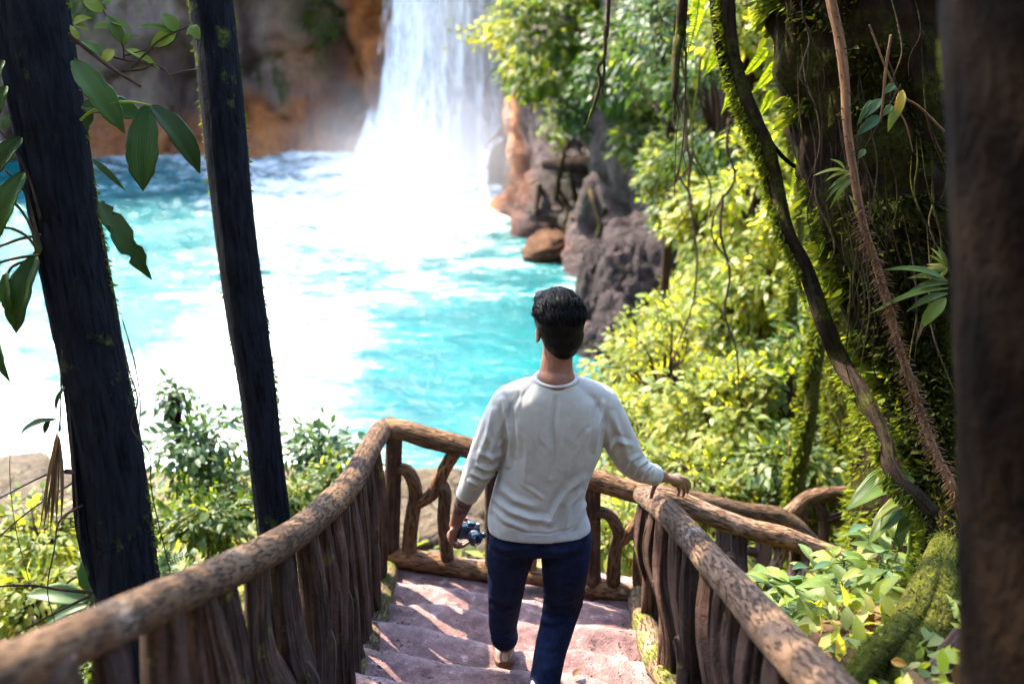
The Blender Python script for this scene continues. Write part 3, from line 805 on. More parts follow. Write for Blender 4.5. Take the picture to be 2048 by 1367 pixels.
# left flight
Lp = [PX(-260, 1470, -.75), PX(100, 1304, -.735), PX(300, 1211, -.725), PX(490, 1124, -.71), PX(610, 1052, -.70), PX(700, 966, -.69), PX(738, 900, -.685), PX(762, 862, -.68), PX(782, 850, -.672)]
lroot = thing('log_railing', (-.7, 3, 4.3), 'thick rough log railing running down the side nearest the two dark trunks', 'railing')
mb = MB()
LC, _ = tube(mb, Lp, [.042, .042, .044, .047, .051, .054, .054, .054, .050], 26, 240, bump=rail_bump(3))
mb.build('handrail', M_RAIL, lroot)
pickets(lroot, LC, -1, .75, 4.62, 4)
mb = MB()
yy = np.linspace(.6, 4.72, 14)
tube(mb, np.stack([np.full(14, -.665) + .012 * np.sin(yy * 5), yy, stair_z(yy) + .015], -1), .055, 16, 120, bump=rail_bump(9, .2))
mb.build('kerb_log', M_CURB, lroot)

# right flight
Rp = [PX(1288, 990, .63), PX(1318, 1010, .632), PX(1380, 1072, .64), PX(1420, 1120, .65), PX(1490, 1200, .665), PX(1560, 1280, .675), PX(1640, 1362, .685), PX(1800, 1530, .69)]
rroot = thing('log_railing', (.68, 3, 4.3), 'thick pale log railing with bark ridges beside the sunlit leafy bank', 'railing')
mb = MB()
RC, _ = tube(mb, Rp, [.050, .052, .052, .052, .053, .054, .055, .055], 26, 220, bump=rail_bump(5, .1, .10))
mb.build('handrail', M_RAIL2, rroot)
pickets(rroot, RC[::-1], 1, .9, 4.2, 12)
mb = MB()
tube(mb, np.stack([np.full(14, .655) + .015 * np.sin(yy * 4), yy * .93, stair_z(yy * .93) + .0], -1), .06, 16, 120, bump=rail_bump(19, .35))
mb.build('kerb_log', M_CURB, rroot)

# end railing across the landing, in the vertical plane through both landing corners
EA, EB = np.array([-.68, 4.76]), np.array([.66, 4.45])
def EF(u, v, off=0.):
    r = ray(u, v); d = EB - EA; n = np.array([d[1], -d[0]]); n = n / np.linalg.norm(n)
    t = ((EA + n * -off) @ n) / (r[:2] @ n)
    return CAM + r * t
eroot = thing('log_railing', (0, 4.6, 3.95), 'log railing with arched and forked pieces closing the landing', 'railing')
def log(root, name, pts, rad, seed, mat=M_RAIL, seg=16, n=None, ring=.05, lump=.1):
    mb = MB(); tube(mb, pts, rad, seg, n or 14 * len(pts), bump=rail_bump(seed, lump, ring)); return mb.build(name, mat, root)
log(eroot, 'handrail', [EF(772, 858), EF(800, 858), EF(860, 876), EF(930, 893), EF(1040, 920), EF(1180, 957), EF(1240, 975), EF(1305, 993)], [.055, .054, .056, .054, .055, .055, .054, .054], 31, n=110)
log(eroot, 'lower_rail', [EF(772, 1108), EF(850, 1122), EF(960, 1140), EF(1060, 1150), EF(1185, 1172), EF(1285, 1195)], [.055, .055, .052, .05, .055, .05], 32, n=90)
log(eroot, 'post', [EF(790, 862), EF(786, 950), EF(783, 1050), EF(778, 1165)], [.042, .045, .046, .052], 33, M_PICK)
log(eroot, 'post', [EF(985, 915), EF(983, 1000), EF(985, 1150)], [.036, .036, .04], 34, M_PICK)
log(eroot, 'post', [EF(1184, 965), EF(1186, 1060), EF(1184, 1140), EF(1186, 1205)], [.042, .042, .046, .06], 35, M_PICK)
log(eroot, 'arched_brace', [EF(795, 935), EF(818, 945), EF(831, 985), EF(822, 1050), EF(818, 1118)], [.034, .036, .038, .040, .042], 36)
log(eroot, 'forked_brace', [EF(915, 895), EF(890, 935), EF(866, 985), EF(838, 1005)], [.036, .036, .036, .034], 37)
log(eroot, 'arched_brace', [EF(876, 955), EF(890, 985), EF(888, 1040), EF(896, 1125)], [.032, .036, .036, .038], 38)
log(eroot, 'forked_brace', [EF(1055, 930), EF(1030, 1000), EF(1010, 1040)], .032, 39)
log(eroot, 'arched_brace', [EF(1062, 1150), EF(1066, 1100), EF(1090, 1040), EF(1120, 1010), EF(1180, 1015)], .03, 40)
log(eroot, 'arched_brace', [EF(1192, 1022), EF(1218, 1030), EF(1237, 1065), EF(1229, 1110), EF(1226, 1170)], [.032, .032, .034, .034, .038], 41)
log(eroot, 'forked_brace', [EF(1296, 1000), EF(1278, 1040), EF(1255, 1070), EF(1238, 1085)], .032, 42)
log(eroot, 'arched_brace', [EF(1268, 1058), EF(1280, 1085), EF(1276, 1140), EF(1278, 1195)], .032, 43)

# railings of the next flight, off to the right
fr = 'railings of the next flight'
r2 = thing('log_railing', (1.2, 4.6, 3.9), 'pale log railing of the next flight passing behind the ridged handrail', 'railing', fr)
log(r2, 'handrail', [P(1300, 985, 5.0), P(1360, 1005, 5.0), P(1430, 1034, 5.0), P(1500, 1058, 5.0), P(1570, 1075, 5.0), P(1640, 1100, 5.0), P(1720, 1128, 5.0)], [.052, .054, .056, .054, .055, .05, .045], 51, M_RAIL2, n=90)
log(r2, 'post', [P(1480, 1050, 5.02), P(1478, 1110, 5.0), P(1480, 1200, 4.95)], [.045, .042, .05], 52, M_PICK)
log(r2, 'forked_brace', [P(1455, 1115, 5.02), P(1470, 1118, 5.0), P(1485, 1140, 5.0)], [.03, .04, .03], 53, M_PICK)
log(r2, 'forked_brace', [P(1568, 1085, 5.0), P(1556, 1120, 5.0), P(1535, 1160, 4.95), P(1510, 1200, 4.9)], [.03, .03, .034, .034], 54)
log(r2, 'post', [P(1592, 1085, 5.05), P(1588, 1140, 5.05), P(1575, 1200, 5.0)], [.03, .032, .035], 55, M_PICK)
log(r2, 'forked_brace', [P(1618, 1105, 5.0), P(1602, 1150, 4.95), P(1575, 1190, 4.9)], [.018, .02, .022], 56, M_RAIL2)
r3 = thing('log_railing', (1.3, 5.3, 3.7), 'darker log railing just behind the pale one, ending in a bent joint', 'railing', fr)
log(r3, 'handrail', [P(1320, 985, 5.7), P(1400, 1000, 5.7), P(1480, 1020, 5.7), P(1545, 1030, 5.7), P(1590, 1052, 5.7), P(1625, 1085, 5.7)], [.05, .05, .05, .055, .05, .045], 57, n=80)
for u, s_ in ((1450, 58), (1530, 59)):
    log(r3, 'post', [P(u, 1025, 5.72), P(u - 3, 1100, 5.7), P(u - 2, 1220, 5.7)], .045, s_, M_PICK)
log(r3, 'arched_brace', [P(1495, 1100, 5.7), P(1520, 1110, 5.7), P(1535, 1150, 5.7), P(1530, 1210, 5.7)], .028, 60, M_PICK)
r4 = thing('log_railing', (2, 6, 3.6), 'purplish bent log railing curving up toward the mossy roots', 'railing', fr)
log(r4, 'handrail', [P(1560, 1042, 6.3), P(1590, 1018, 6.3), P(1622, 994, 6.3), P(1670, 987, 6.3), P(1730, 985, 6.3), P(1800, 990, 6.3)], [.045, .05, .05, .048, .046, .045], 61, n=80)
log(r4, 'post', [P(1600, 1020, 6.32), P(1596, 1100, 6.3), P(1590, 1190, 6.3)], .05, 62, M_PICK)
log(r4, 'arched_brace', [P(1622, 1000, 6.3), P(1642, 1018, 6.3), P(1648, 1055, 6.3), P(1642, 1120, 6.3)], [.03, .034, .034, .036], 63, M_PICK)
log(r4, 'forked_brace', [P(1650, 1042, 6.3), P(1690, 1030, 6.3), P(1740, 1020, 6.3), P(1800, 1045, 6.3)], .03, 64, M_PICK)

# unseen crowns added on the cliff top to break up the pool shadow line
mb = MB(); fr2 = np.random.default_rng(77)
for k in range(46):
    t = fr2.uniform(.25, .6) ; i = int(t * (len(pp) - 1)); c = pp[i] + np.array([-nx[i], -ny[i], 0]) * fr2.uniform(.2, 4.0) + np.array([0, 0, fr2.uniform(.0, 3.2)])
    rad = fr2.uniform(.9, 2.2); m = int(130 * rad ** 2)
    D = unit(fr2.normal(size=(m, 3))) * (fr2.random((m, 1)) ** .4) * rad * np.array([1, 1, .75])
    leaves(mb, c + D, unit(fr2.normal(size=(m, 3))), unit(np.array([0, 0, 1]) + .8 * fr2.normal(size=(m, 3))), .32 * (.6 + .8 * fr2.random(m)), T_DI, fr2.random(m))
fo_ = mb.build('forest', M_LEAF_DARK, kind='stuff'); tag(fo_, 'unseen forest edge added along the cliff top to break up the shadow', 'forest')

# spray rising where the falls hit the pool
MIST_C, MIST_S = (-2.2, 36.2, .0), (7.6, 7.2, 4.8)
def m_mist():
    t = NT('waterfall_mist')
    g = t.n('NewGeometry').outputs['Position']
    c = t.n('VectorMath', {0: t.n('VectorMath', {0: g, 1: MIST_C}, operation='SUBTRACT').outputs[0], 1: MIST_S}, operation='DIVIDE').outputs[0]
    ln = t.n('VectorMath', {0: c}, operation='LENGTH').outputs['Value']
    fall = t.math('POWER', t.math('SUBTRACT', 1.0, ln, clamp=True), 1.7)
    nz = t.noise(g, .55, 3, .6)
    den = t.math('MULTIPLY', fall, t.math('MULTIPLY', t.math('SUBTRACT', nz, .2, clamp=True), .62))
    v = t.n('VolumePrincipled', {'Color': (.98, .97, .98, 1), 'Density': den, 'Anisotropy': .0})
    t.t.links.new(v.outputs[0], t.out.inputs['Volume']); return t.m
mb = MB(); th = np.linspace(np.pi, 0, 16); ph = np.linspace(0, 2 * np.pi, 32, endpoint=False); TH, PH = np.meshgrid(th, ph, indexing='ij')
grid(mb, np.stack([np.sin(TH) * np.cos(PH), np.sin(TH) * np.sin(PH), np.cos(TH)], -1), closed=True)
mist = mb.build('mist', m_mist(), kind='stuff'); tag(mist, 'white spray drifting at the foot of the waterfall', 'mist')
mist.location = MIST_C; mist.scale = MIST_S

# ------------------------------------------------------------------ trees and vines
def trunk_bump(seed, amp=.08, fine=.05, per=1.0):
    def f(s, th, r, C):
        a = np.stack([np.cos(th) * 1.3 + 0 * s, np.sin(th) * 1.3 + 0 * s, s * .8 * per + 0 * th], -1) + seed
        b = np.stack([np.cos(th) * 5 + 0 * s, np.sin(th) * 5 + 0 * s, s * 3.0 * per + 0 * th], -1) + seed
        return r * (1 + amp * fbm(a, 3, seed) + fine * fbm(b, 3, seed + 1))
    return f
def pxtube(pts, seg, n, bump=None, mb=None, ell=(1, 1), ref=None):
    """pts: (u, v, depth, radius in photo pixels)"""
    mb = mb or MB()
    C, r = tube(mb, [P(u, v, d) for u, v, d, _ in pts], [q * d / F for _, _, d, q in pts], seg, n, ell, ref, bump)
    return mb, C, r
def tufts(C, r, n, size, name, root, side=None, tmpl=T_LA, mat=None, spread=.5, lo=0., hi=1., out=.9):
    """short moss blades on the skin of a tube"""
    k = (lo + (hi - lo) * rng.random(n)) * (len(C) - 1); i = k.astype(int).clip(0, len(C) - 2); t = (k - i)[:, None]
    c = C[i] * (1 - t) + C[i + 1] * t; T = unit(C[i + 1] - C[i]); rr = r[i] * (1 - t[:, 0]) + r[i + 1] * t[:, 0]
    D = sph(n)
    if side is not None: D = unit(D * spread + np.asarray(side))
    D = unit(D - T * np.sum(D * T, -1, keepdims=True))
    clump = vnoise(c * 6 + D * .7, 77)
    keep = clump > -.25
    c, D, rr, T = c[keep], D[keep], rr[keep], T[keep]; m = len(c)
    ax = unit(D * out + sph(m) * .55 + np.array([0, 0, -.55]))
    mb = MB(); leaves(mb, c + D * (rr * .97)[:, None], ax, unit(np.cross(ax, sph(m))), size * (.4 + 1.0 * rng.random(m) ** 2), tmpl, rng.random(m))
    return mb.build(name, mat or M_MOSS, root, kind='stuff')
def down_to_ground(p, extra=.3):
    q = np.array(p, float); q[2] = float(ground_h(q[0], q[1])) - extra; return q

# tall dark trunk at the side of the picture
def tall_tree(pts, label, seed, seg=40, moss_n=5000):
    C0 = [P(u, v, d) for u, v, d, _ in pts]; rr = [q * d / F for _, _, d, q in pts]
    up = unit(C0[0] - C0[1])
    top = [C0[0] + up * 4.5 + np.array([.1, .2, 0]), C0[0] + up * 2.2]
    e = C0[-1] + unit(C0[-1] - C0[-2]) * .5
    b = e.copy(); b[2] = float(ground_h(e[0], e[1])) - .3
    A = top + C0 + [e, b]; RR = [rr[0] * .8, rr[0] * .95] + rr + [rr[-1] * 1.05, rr[-1] * 1.7]
    root = thing('tree', (b[0], b[1], b[2] + .3), label, 'tree')
    mb = MB(); C, r = tube(mb, A, RR, seg, 220, bump=trunk_bump(seed, .09, .05))
    mb.build('trunk', M_BARK, root)
    if moss_n:
        for sx in (-1, 1): tufts(C, r, moss_n // 2, .022, 'moss', root, side=(sx, .25, 0), spread=.3, lo=.3)
    return root, C, r
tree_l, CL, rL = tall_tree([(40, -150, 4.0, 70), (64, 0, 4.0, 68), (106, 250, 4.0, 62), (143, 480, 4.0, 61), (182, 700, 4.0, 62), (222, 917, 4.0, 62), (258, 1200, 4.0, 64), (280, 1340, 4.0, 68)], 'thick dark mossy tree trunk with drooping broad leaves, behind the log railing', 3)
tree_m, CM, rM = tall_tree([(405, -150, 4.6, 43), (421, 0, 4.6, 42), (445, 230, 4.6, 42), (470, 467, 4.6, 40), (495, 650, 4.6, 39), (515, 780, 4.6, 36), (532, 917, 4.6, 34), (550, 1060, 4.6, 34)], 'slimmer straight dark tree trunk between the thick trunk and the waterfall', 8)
mb, C, r = pxtube([(-40, -80, 3.93, 16), (0, 40, 3.93, 17), (50, 300, 3.93, 16), (85, 500, 3.93, 15), (118, 650, 3.93, 18), (135, 760, 3.93, 12), (152, 900, 3.93, 12), (163, 1050, 3.93, 13), (190, 1150, 3.93, 14), (222, 1210, 3.93, 18)], 14, 120, trunk_bump(5, .3, .15, 3))
mb.build('aerial_root', M_BARK, tree_l)
for k, pts in enumerate([[(240, 660, 3.9, 1.5), (258, 740, 3.88, 1.6), (275, 800, 3.88, 1.6), (262, 850, 3.9, 1.4), (280, 880, 3.88, 1.6), (300, 910, 3.9, 1.3), (305, 990, 3.9, 1.2), (340, 1140, 3.9, 1)], [(122, 650, 3.9, 1.6), (122, 760, 3.9, 1.4), (120, 860, 3.9, 1.4)], [(135, 770, 3.9, 1.4), (142, 870, 3.88, 2.2), (150, 960, 3.9, 2.5), (160, 1080, 3.9, 2)], [(245, 640, 3.9, 1.2), (268, 720, 3.86, 1.4), (280, 800, 3.86, 1.2), (277, 880, 3.87, 1)]]):
    mb, C, r = pxtube(pts, 6, 50, trunk_bump(40 + k, .4, .2, 6)); mb.build('aerial_root', M_VINE, tree_l)
# unseen crown clumps above the picture, placed to shade the person and stairs
def crown(root, cs, n, size, mat, name='crown', squash=.6):
    mb = MB()
    for (c, rad) in cs:
        m = int(n * rad ** 2)
        D = sph(m) * (rng.random(m) ** .4)[:, None] * rad * np.array([1, 1, squash])
        D = D * (1 + .3 * fbm(unit(D) * 2 + c[0], 2, 5))[:, None]
        ax = unit(D * .4 + sph(m) + np.array([0, 0, -.4])); leaves(mb, np.asarray(c) + D, ax, unit(np.array([0, 0, 1]) + .8 * sph(m)), size * (.6 + .8 * rng.random(m)), T_DI, rng.random(m))
    return mb.build(name, mat, root, kind='stuff')
topL, topM = CL[0], CM[0]
crown(tree_l, [((-4.9, 5.8, 11.4), 1.05), ((-6.5, 7.6, 11.8), 1.0), ((-3.0, 4.6, 12.4), 1.6), ((-6.4, 5.8, 11.8), 1.2)], 260, .22, M_LEAF_MID)
crown(tree_m, [((-3.65, 6.55, 11.0), .82), ((-3.5, 5.6, 11.1), .8)], 420, .2, M_LEAF_MID)
for (root, C, tgts) in ((tree_l, CL, [(-4.9, 5.8, 11.3), (-3.0, 4.6, 12.3), (-6.5, 7.6, 11.7), (-6.4, 5.8, 11.7)]), (tree_m, CM, [(-3.65, 6.5, 10.9), (-3.5, 5.6, 11)])):
    for tg in tgts:
        a = C[12]; mb = MB(); tube(mb, [a, (a + np.array(tg)) / 2 + np.array([0, 0, .35]), tg], [.07, .05, .02], 8, 24); mb.build('limb', M_BARK, root)

# blade leaves with a real curve, built from base to tip
def blade(p0, p1, w, sag=.12, nrm=None, n=12, tipw=.0, shape='lance', cup=.18, torn=0, seed=0, mb=None, rnd=None):
    p0, p1 = np.asarray(p0, float), np.asarray(p1, float)
    L = np.linalg.norm(p1 - p0); T = (p1 - p0) / L
    nrm = np.asarray(nrm if nrm is not None else (0, -.8, .6), float); nrm = unit(nrm - T * (nrm @ T)); X = np.cross(T, nrm)
    t = np.linspace(0, 1, n); s = np.linspace(-1, 1, 21 if shape == 'palm' else 9)
    pleat = .030 * w * np.cos(s * np.pi * 9)[None, :] if shape == 'palm' else 0.
    if shape == 'palm': wd = np.interp(t, [0, .05, .3, .6, .8, .92, 1], [.1, .45, .9, 1, .74, .3, .0])
    elif shape == 'ovate': wd = np.interp(t, [0, .06, .25, .5, .8, 1], [.04, .45, .95, .95, .5, .0])
    else: wd = np.interp(t, [0, .1, .35, .65, 1], [.05, .5, 1, .8, 0])
    C = p0 + (p1 - p0) * t[:, None] + nrm * (sag * L * np.sin(np.pi * t))[:, None]
    W = w * .5 * wd[:, None] * s[None, :]
    if torn:
        jag = 1 - torn * np.clip(vnoise(np.stack([t[:, None] * 14 + 0 * s, 0 * t[:, None] + np.sign(s) * 3, 0 * W + seed], -1), 3), 0, 1) * (np.abs(s) > .6)
        W = W * jag
    V = C[:, None] + X * W[..., None] + nrm * (cup * w * (np.abs(s)[None, :] ** 1.5) * wd[:, None] - .02 * w * np.cos(t[:, None] * 17 + 2 * s) * np.abs(s) + pleat * np.minimum(1, wd[:, None] * 2))[..., None]
    uv = np.stack([np.broadcast_to(s[None, :] * .5 + .5, W.shape), np.broadcast_to(t[:, None] * L * 2, W.shape)], -1)
    own = mb is None; mb = mb or MB()
    grid(mb, V, rnd, uv=uv)
    return mb
def leafpx(root, a, b, wpx, d, mat, d2=None, name='leaf', **kw):
    p0, p1 = P(a[0], a[1], d), P(b[0], b[1], d2 or d)
    o = blade(p0, p1, wpx * d / F, **kw).build(name, mat, root)
    sd = o.modifiers.new('thickness', 'SOLIDIFY'); sd.thickness = .0012
    return o
palm = thing('palm_vine', P(168, 234, 3.85), 'broad drooping dark green leaves on an arching stalk beside the thick trunk', 'plant')
mb, *_ = pxtube([(162, 240, 3.85, 3), (180, 225, 3.82, 3), (219, 208, 3.8, 3), (260, 204, 3.8, 2.6), (300, 211, 3.8, 2.2)], 8, 40); mb.build('stalk', M_FERN, palm)
leafpx(palm, (146, 121), (250, 268), 56, 3.86, M_PALM, 3.8, shape='palm', sag=.10, n=24, torn=.25, nrm=(.3, -.8, .6))
leafpx(palm, (163, 212), (292, 238), 52, 3.9, M_PALM, shape='palm', sag=.12, n=20, nrm=(0, -.7, .7))
leafpx(palm, (295, 210), (286, 384), 68, 3.8, M_PALM, 3.76, shape='palm', sag=.04, n=26, torn=.12, nrm=(0, -1, .2))
leafpx(palm, (303, 211), (401, 348), 50, 3.8, M_PALM, 3.82, shape='palm', sag=.14, n=24, nrm=(.6, -.7, .4))
leafpx(palm, (183, 318), (253, 383), 15, 3.86, M_PALM, shape='lance', sag=.1, nrm=(.4, -.8, .3))
leafpx(palm, (201, 402), (304, 560), 46, 3.84, M_PALM, 3.8, shape='palm', sag=.12, n=30, torn=.75, seed=4, nrm=(.3, -.9, .3))
leafpx(palm, (203, 415), (226, 473), 15, 3.85, M_PALM, sag=.05)
leafpx(palm, (168, 236), (178, 262), 10, 3.84, M_PALM, sag=.05)
leafpx(palm, (183, 222), (172, 260), 24, 3.9, M_PALM, sag=.05)
palm2 = thing('palm_vine', P(78, 500, 3.8), 'pleated dark leaves fanning from dark stalks on the outer side of the thick trunk', 'plant')
for k, (a, b, w_, tr, sh) in enumerate([((14, 172), (-6, 236), 38, .1, 'palm'), ((44, 275), (-22, 362), 52, .1, 'palm'), ((50, 345), (-10, 486), 62, .2, 'palm'), ((74, 512), (32, 668), 68, .15, 'palm'), ((14, 545), (22, 628), 34, .3, 'palm'), ((-6, 665), (21, 766), 30, .2, 'lance'), ((8, 120), (-12, 175), 34, 0, 'palm'), ((20, 230), (6, 262), 16, 0, 'lance')]):
    leafpx(palm2, a, b, w_, 3.82 - .02 * (k % 3), M_PALM, shape=sh, torn=tr, n=22, sag=.09, seed=k, nrm=(-.3, -.9, .3))
for k, pts in enumerate([[(80, 505), (55, 440), (20, 400), (-30, 395)], [(80, 505), (50, 470), (10, 455), (-30, 470)], [(82, 500), (62, 420), (48, 380), (10, 340)], [(78, 510), (40, 515), (0, 525), (-30, 545)], [(80, 505), (70, 505), (68, 512)], [(82, 470), (40, 478), (-20, 500)], [(82, 440), (60, 360), (30, 300), (0, 262)], [(78, 515), (30, 530), (14, 548)]]):
    mb, *_ = pxtube([(u, v, 3.8 + .015 * k, 3.2 - .3 * i) for i, (u, v) in enumerate(pts)], 7, 30); mb.build('stalk', M_VINE, palm2)
leafpx(palm2, (116, 838), (36, 876), 16, 3.85, M_PALM, sag=.18, nrm=(0, -.4, 1)); leafpx(palm2, (100, 838), (89, 868), 13, 3.85, M_PALM)
leafpx(palm2, (130, 772), (112, 822), 10, 3.86, M_PALM, sag=.2)
dry = thing('dead_frond', P(118, 860, 3.7), 'withered brown frond hanging limp beside the thick trunk', 'dead leaf')
for k in range(9):
    leafpx(dry, (118 + k * .8 - 4, 862 + k * 2), (100 + (k - 4) * 5.5, 1062 + 10 * math.sin(k * 2.1)), 7, 3.7 + .01 * (k % 3), M_DRY, name='leaflet', sag=.05 * math.sin(k), nrm=(math.sin(k * 1.7), -1, 0))
mb, *_ = pxtube([(124, 700, 3.72, 1.2), (122, 800, 3.72, 1.3), (118, 864, 3.7, 1.6)], 6, 20); mb.build('stalk', M_VINE, dry)

twig = thing('leafy_twig', P(141, 72, 3.9), 'thin dark twigs with translucent light green leaves reaching out from the thick trunk', 'branch')
for k, pts in enumerate([[(138, 68, 3.92, 4), (185, 108, 3.88, 3.6), (235, 144, 3.85, 3.4), (282, 173, 3.83, 2.6)], [(140, 82, 3.92, 2.4), (190, 100, 3.9, 2.2), (240, 118, 3.9, 2), (300, 130, 3.9, 1.8), (340, 152, 3.9, 1.5), (362, 230, 3.9, 1.1), (398, 296, 3.9, .9)], [(236, 143, 3.86, 2.6), (285, 138, 3.85, 2.8), (305, 128, 3.85, 1.5), (330, 140, 3.86, 1.1)], [(262, 138, 3.86, 1.8), (320, 80, 3.86, 2), (384, 50, 3.9, 1.6)], [(248, 118, 3.88, 1.8), (245, 90, 3.88, 1.8), (222, 50, 3.88, 1.6), (206, 20, 3.88, 1.4)], [(248, 112, 3.87, 1.5), (300, 98, 3.87, 1.6), (340, 88, 3.87, 1.5), (358, 66, 3.87, 1.2)], [(340, 152, 3.9, 1.2), (370, 142, 3.9, 1), (396, 138, 4, .8)]]):
    mb, *_ = pxtube(pts, 8, 40, trunk_bump(70 + k, .2, .15, 5)); mb.build('twig', M_TWIG, twig)
for a, b, w_ in [((208, 24), (166, 2), 26), ((205, 14), (245, -6), 18), ((146, 48), (184, 36), 20), ((150, 50), (180, 62), 14), ((247, 88), (212, 28), 26), ((218, 40), (264, 60), 16), ((222, 55), (186, 56), 18), ((356, 64), (322, 26), 30), ((354, 66), (272, 54), 16), ((352, 66), (300, 96), 32), ((204, 112), (160, 82), 26), ((228, 100), (204, 132), 24), ((252, 98), (320, 138), 17), ((248, 92), (262, 62), 11), ((206, 4), (214, 20), 8), ((160, 80), (140, 50), 14), ((380, 52), (400, 80), 26), ((390, 60), (372, 70), 12), ((244, 90), (280, 70), 9)]:
    leafpx(twig, a, b, w_, 3.88, M_BROAD, shape='ovate', sag=.1, n=10, nrm=(rng.normal() * .5, -.7, .7))

# slender leaning mossy tree
slim = thing('tree', down_to_ground(P(1850, 1030, 4.0), 0), 'slender dark leaning tree fringed with moss, crossing the bright foliage', 'tree')
mb, C, r = pxtube([(1446, -160, 4.3, 20), (1452, 0, 4.3, 18), (1461, 103, 4.3, 17), (1485, 188, 4.3, 18), (1512, 253, 4.3, 18), (1536, 308, 4.3, 17), (1553, 376, 4.3, 16), (1574, 467, 4.25, 16), (1608, 535, 4.25, 16), (1645, 638, 4.2, 17), (1683, 724, 4.2, 17), (1724, 792, 4.0, 18), (1766, 877, 3.85, 18), (1776, 925, 3.75, 16), (1796, 962, 3.7, 17), (1826, 990, 3.65, 18), (1862, 1030, 3.62, 20)], 20, 240, trunk_bump(14, .18, .16, 3)); mb.build('trunk', M_SLIM, slim)
tufts(C, r, 5000, .035, 'moss', slim, side=(-.9, -.2, -.1), spread=.6, lo=.1)
mb, *_ = pxtube([(1428, -60, 4.32, 9), (1430, 20, 4.32, 10), (1436, 85, 4.3, 8), (1450, 140, 4.3, 8), (1466, 172, 4.3, 9)], 10, 40, trunk_bump(16, .3, .2, 3)); mb.build('limb', M_BARK, slim)
mb, *_ = pxtube([(1518, 258, 4.32, 6), (1545, 290, 4.4, 5), (1575, 322, 4.5, 4.5), (1612, 346, 4.6, 4)], 8, 30, trunk_bump(17, .3, .2, 3)); mb.build('limb', M_BARK, slim)

# big strangler tree with roots
bigt = thing('tree', down_to_ground(P(1850, 1330, 3.6), 0), 'huge dark reddish tree with mossy flaring roots beyond the pale handrail', 'tree')
mb, CB, rB = pxtube([(1690, -260, 4.3, 210), (1712, 0, 4.3, 176), (1722, 110, 4.3, 168), (1742, 240, 4.3, 150), (1778, 467, 4.25, 126), (1812, 655, 4.2, 95), (1846, 775, 4.1, 66), (1862, 880, 4.0, 50), (1878, 985, 3.9, 40), (1890, 1080, 3.7, 38), (1885, 1160, 3.6, 55), (1866, 1260, 3.5, 75), (1850, 1400, 3.4, 125), (1850, 1600, 3.3, 170)], 72, 260, trunk_bump(21, .2, .22, 1.6)); mb.build('trunk', M_BARKR, bigt)
tufts(CB, rB, 6500, .045, 'moss', bigt, side=(-1, .1, 0), spread=.42, lo=.12, hi=.97)
tufts(CB, rB, 2000, .024, 'moss', bigt, side=(-.7, -.6, .1), spread=.6, lo=.75, hi=1.)
tufts(CB, rB, 900, .09, 'moss', bigt, side=(-1, .1, 0), spread=.35, lo=.1, hi=.6)
tufts(CB, rB, 9000, .05, 'moss', bigt, side=(-.3, -1, 0), spread=.8, lo=.08, hi=.75, mat=M_MOSSD)
rootsp = [[(1890, 1090, 3.5, 32), (1850, 1180, 3.2, 34), (1806, 1255, 3.0, 30), (1750, 1305, 2.85, 28), (1690, 1390, 2.75, 28)], [(1925, 1270, 2.85, 20), (1885, 1325, 2.8, 21), (1850, 1385, 2.75, 23)], [(1885, 1160, 3.3, 40), (1862, 1260, 3.05, 42), (1815, 1330, 2.9, 44), (1790, 1430, 2.8, 46)]]
for k, pts in enumerate(rootsp):
    mb, C, r = pxtube(pts, 24, 70, trunk_bump(23 + k, .2, .12, 2)); mb.build('root', M_BARKB if k != 1 else M_PICK, bigt)
    if k != 1: tufts(C, r, 1500, .014, 'moss', bigt, side=(-.6, -.1, .8), spread=.6); tufts(C, r, 1200, .02, 'moss', bigt, side=(0, -1, 0), spread=.7, mat=M_MOSSD)
# hanging rootlets over the big trunk
for k in range(44):
    u0 = 1580 + 290 * rng.random(); v0 = -40 + 500 * rng.random(); L = 150 + 300 * rng.random()
    dd = 3.78 + .25 * abs((u0 - 1730) / 200) ** 2
    pts = [(u0 + 34 * math.sin(k + j * 1.3) * j / 4 + (v0 * 0 + j * L / 4) * .12, v0 + j * L / 4, dd - .02 * j, (.4, 1.9, 1.7, 1.2, .4)[j]) for j in range(5)]
    mb, *_ = pxtube(pts, 6, 30, trunk_bump(90 + k, .4, .2, 5)); mb.build('rootlet', [M_VINE, M_BARKR, M_SLIM][k % 3], bigt)
crown(bigt, [((2.6, 3.6, 11.5), 1.7), ((1.7, 2.0, 11.8), 1.6), ((3.6, 5.4, 11.6), 1.6)], 220, .22, M_LEAF_MID)

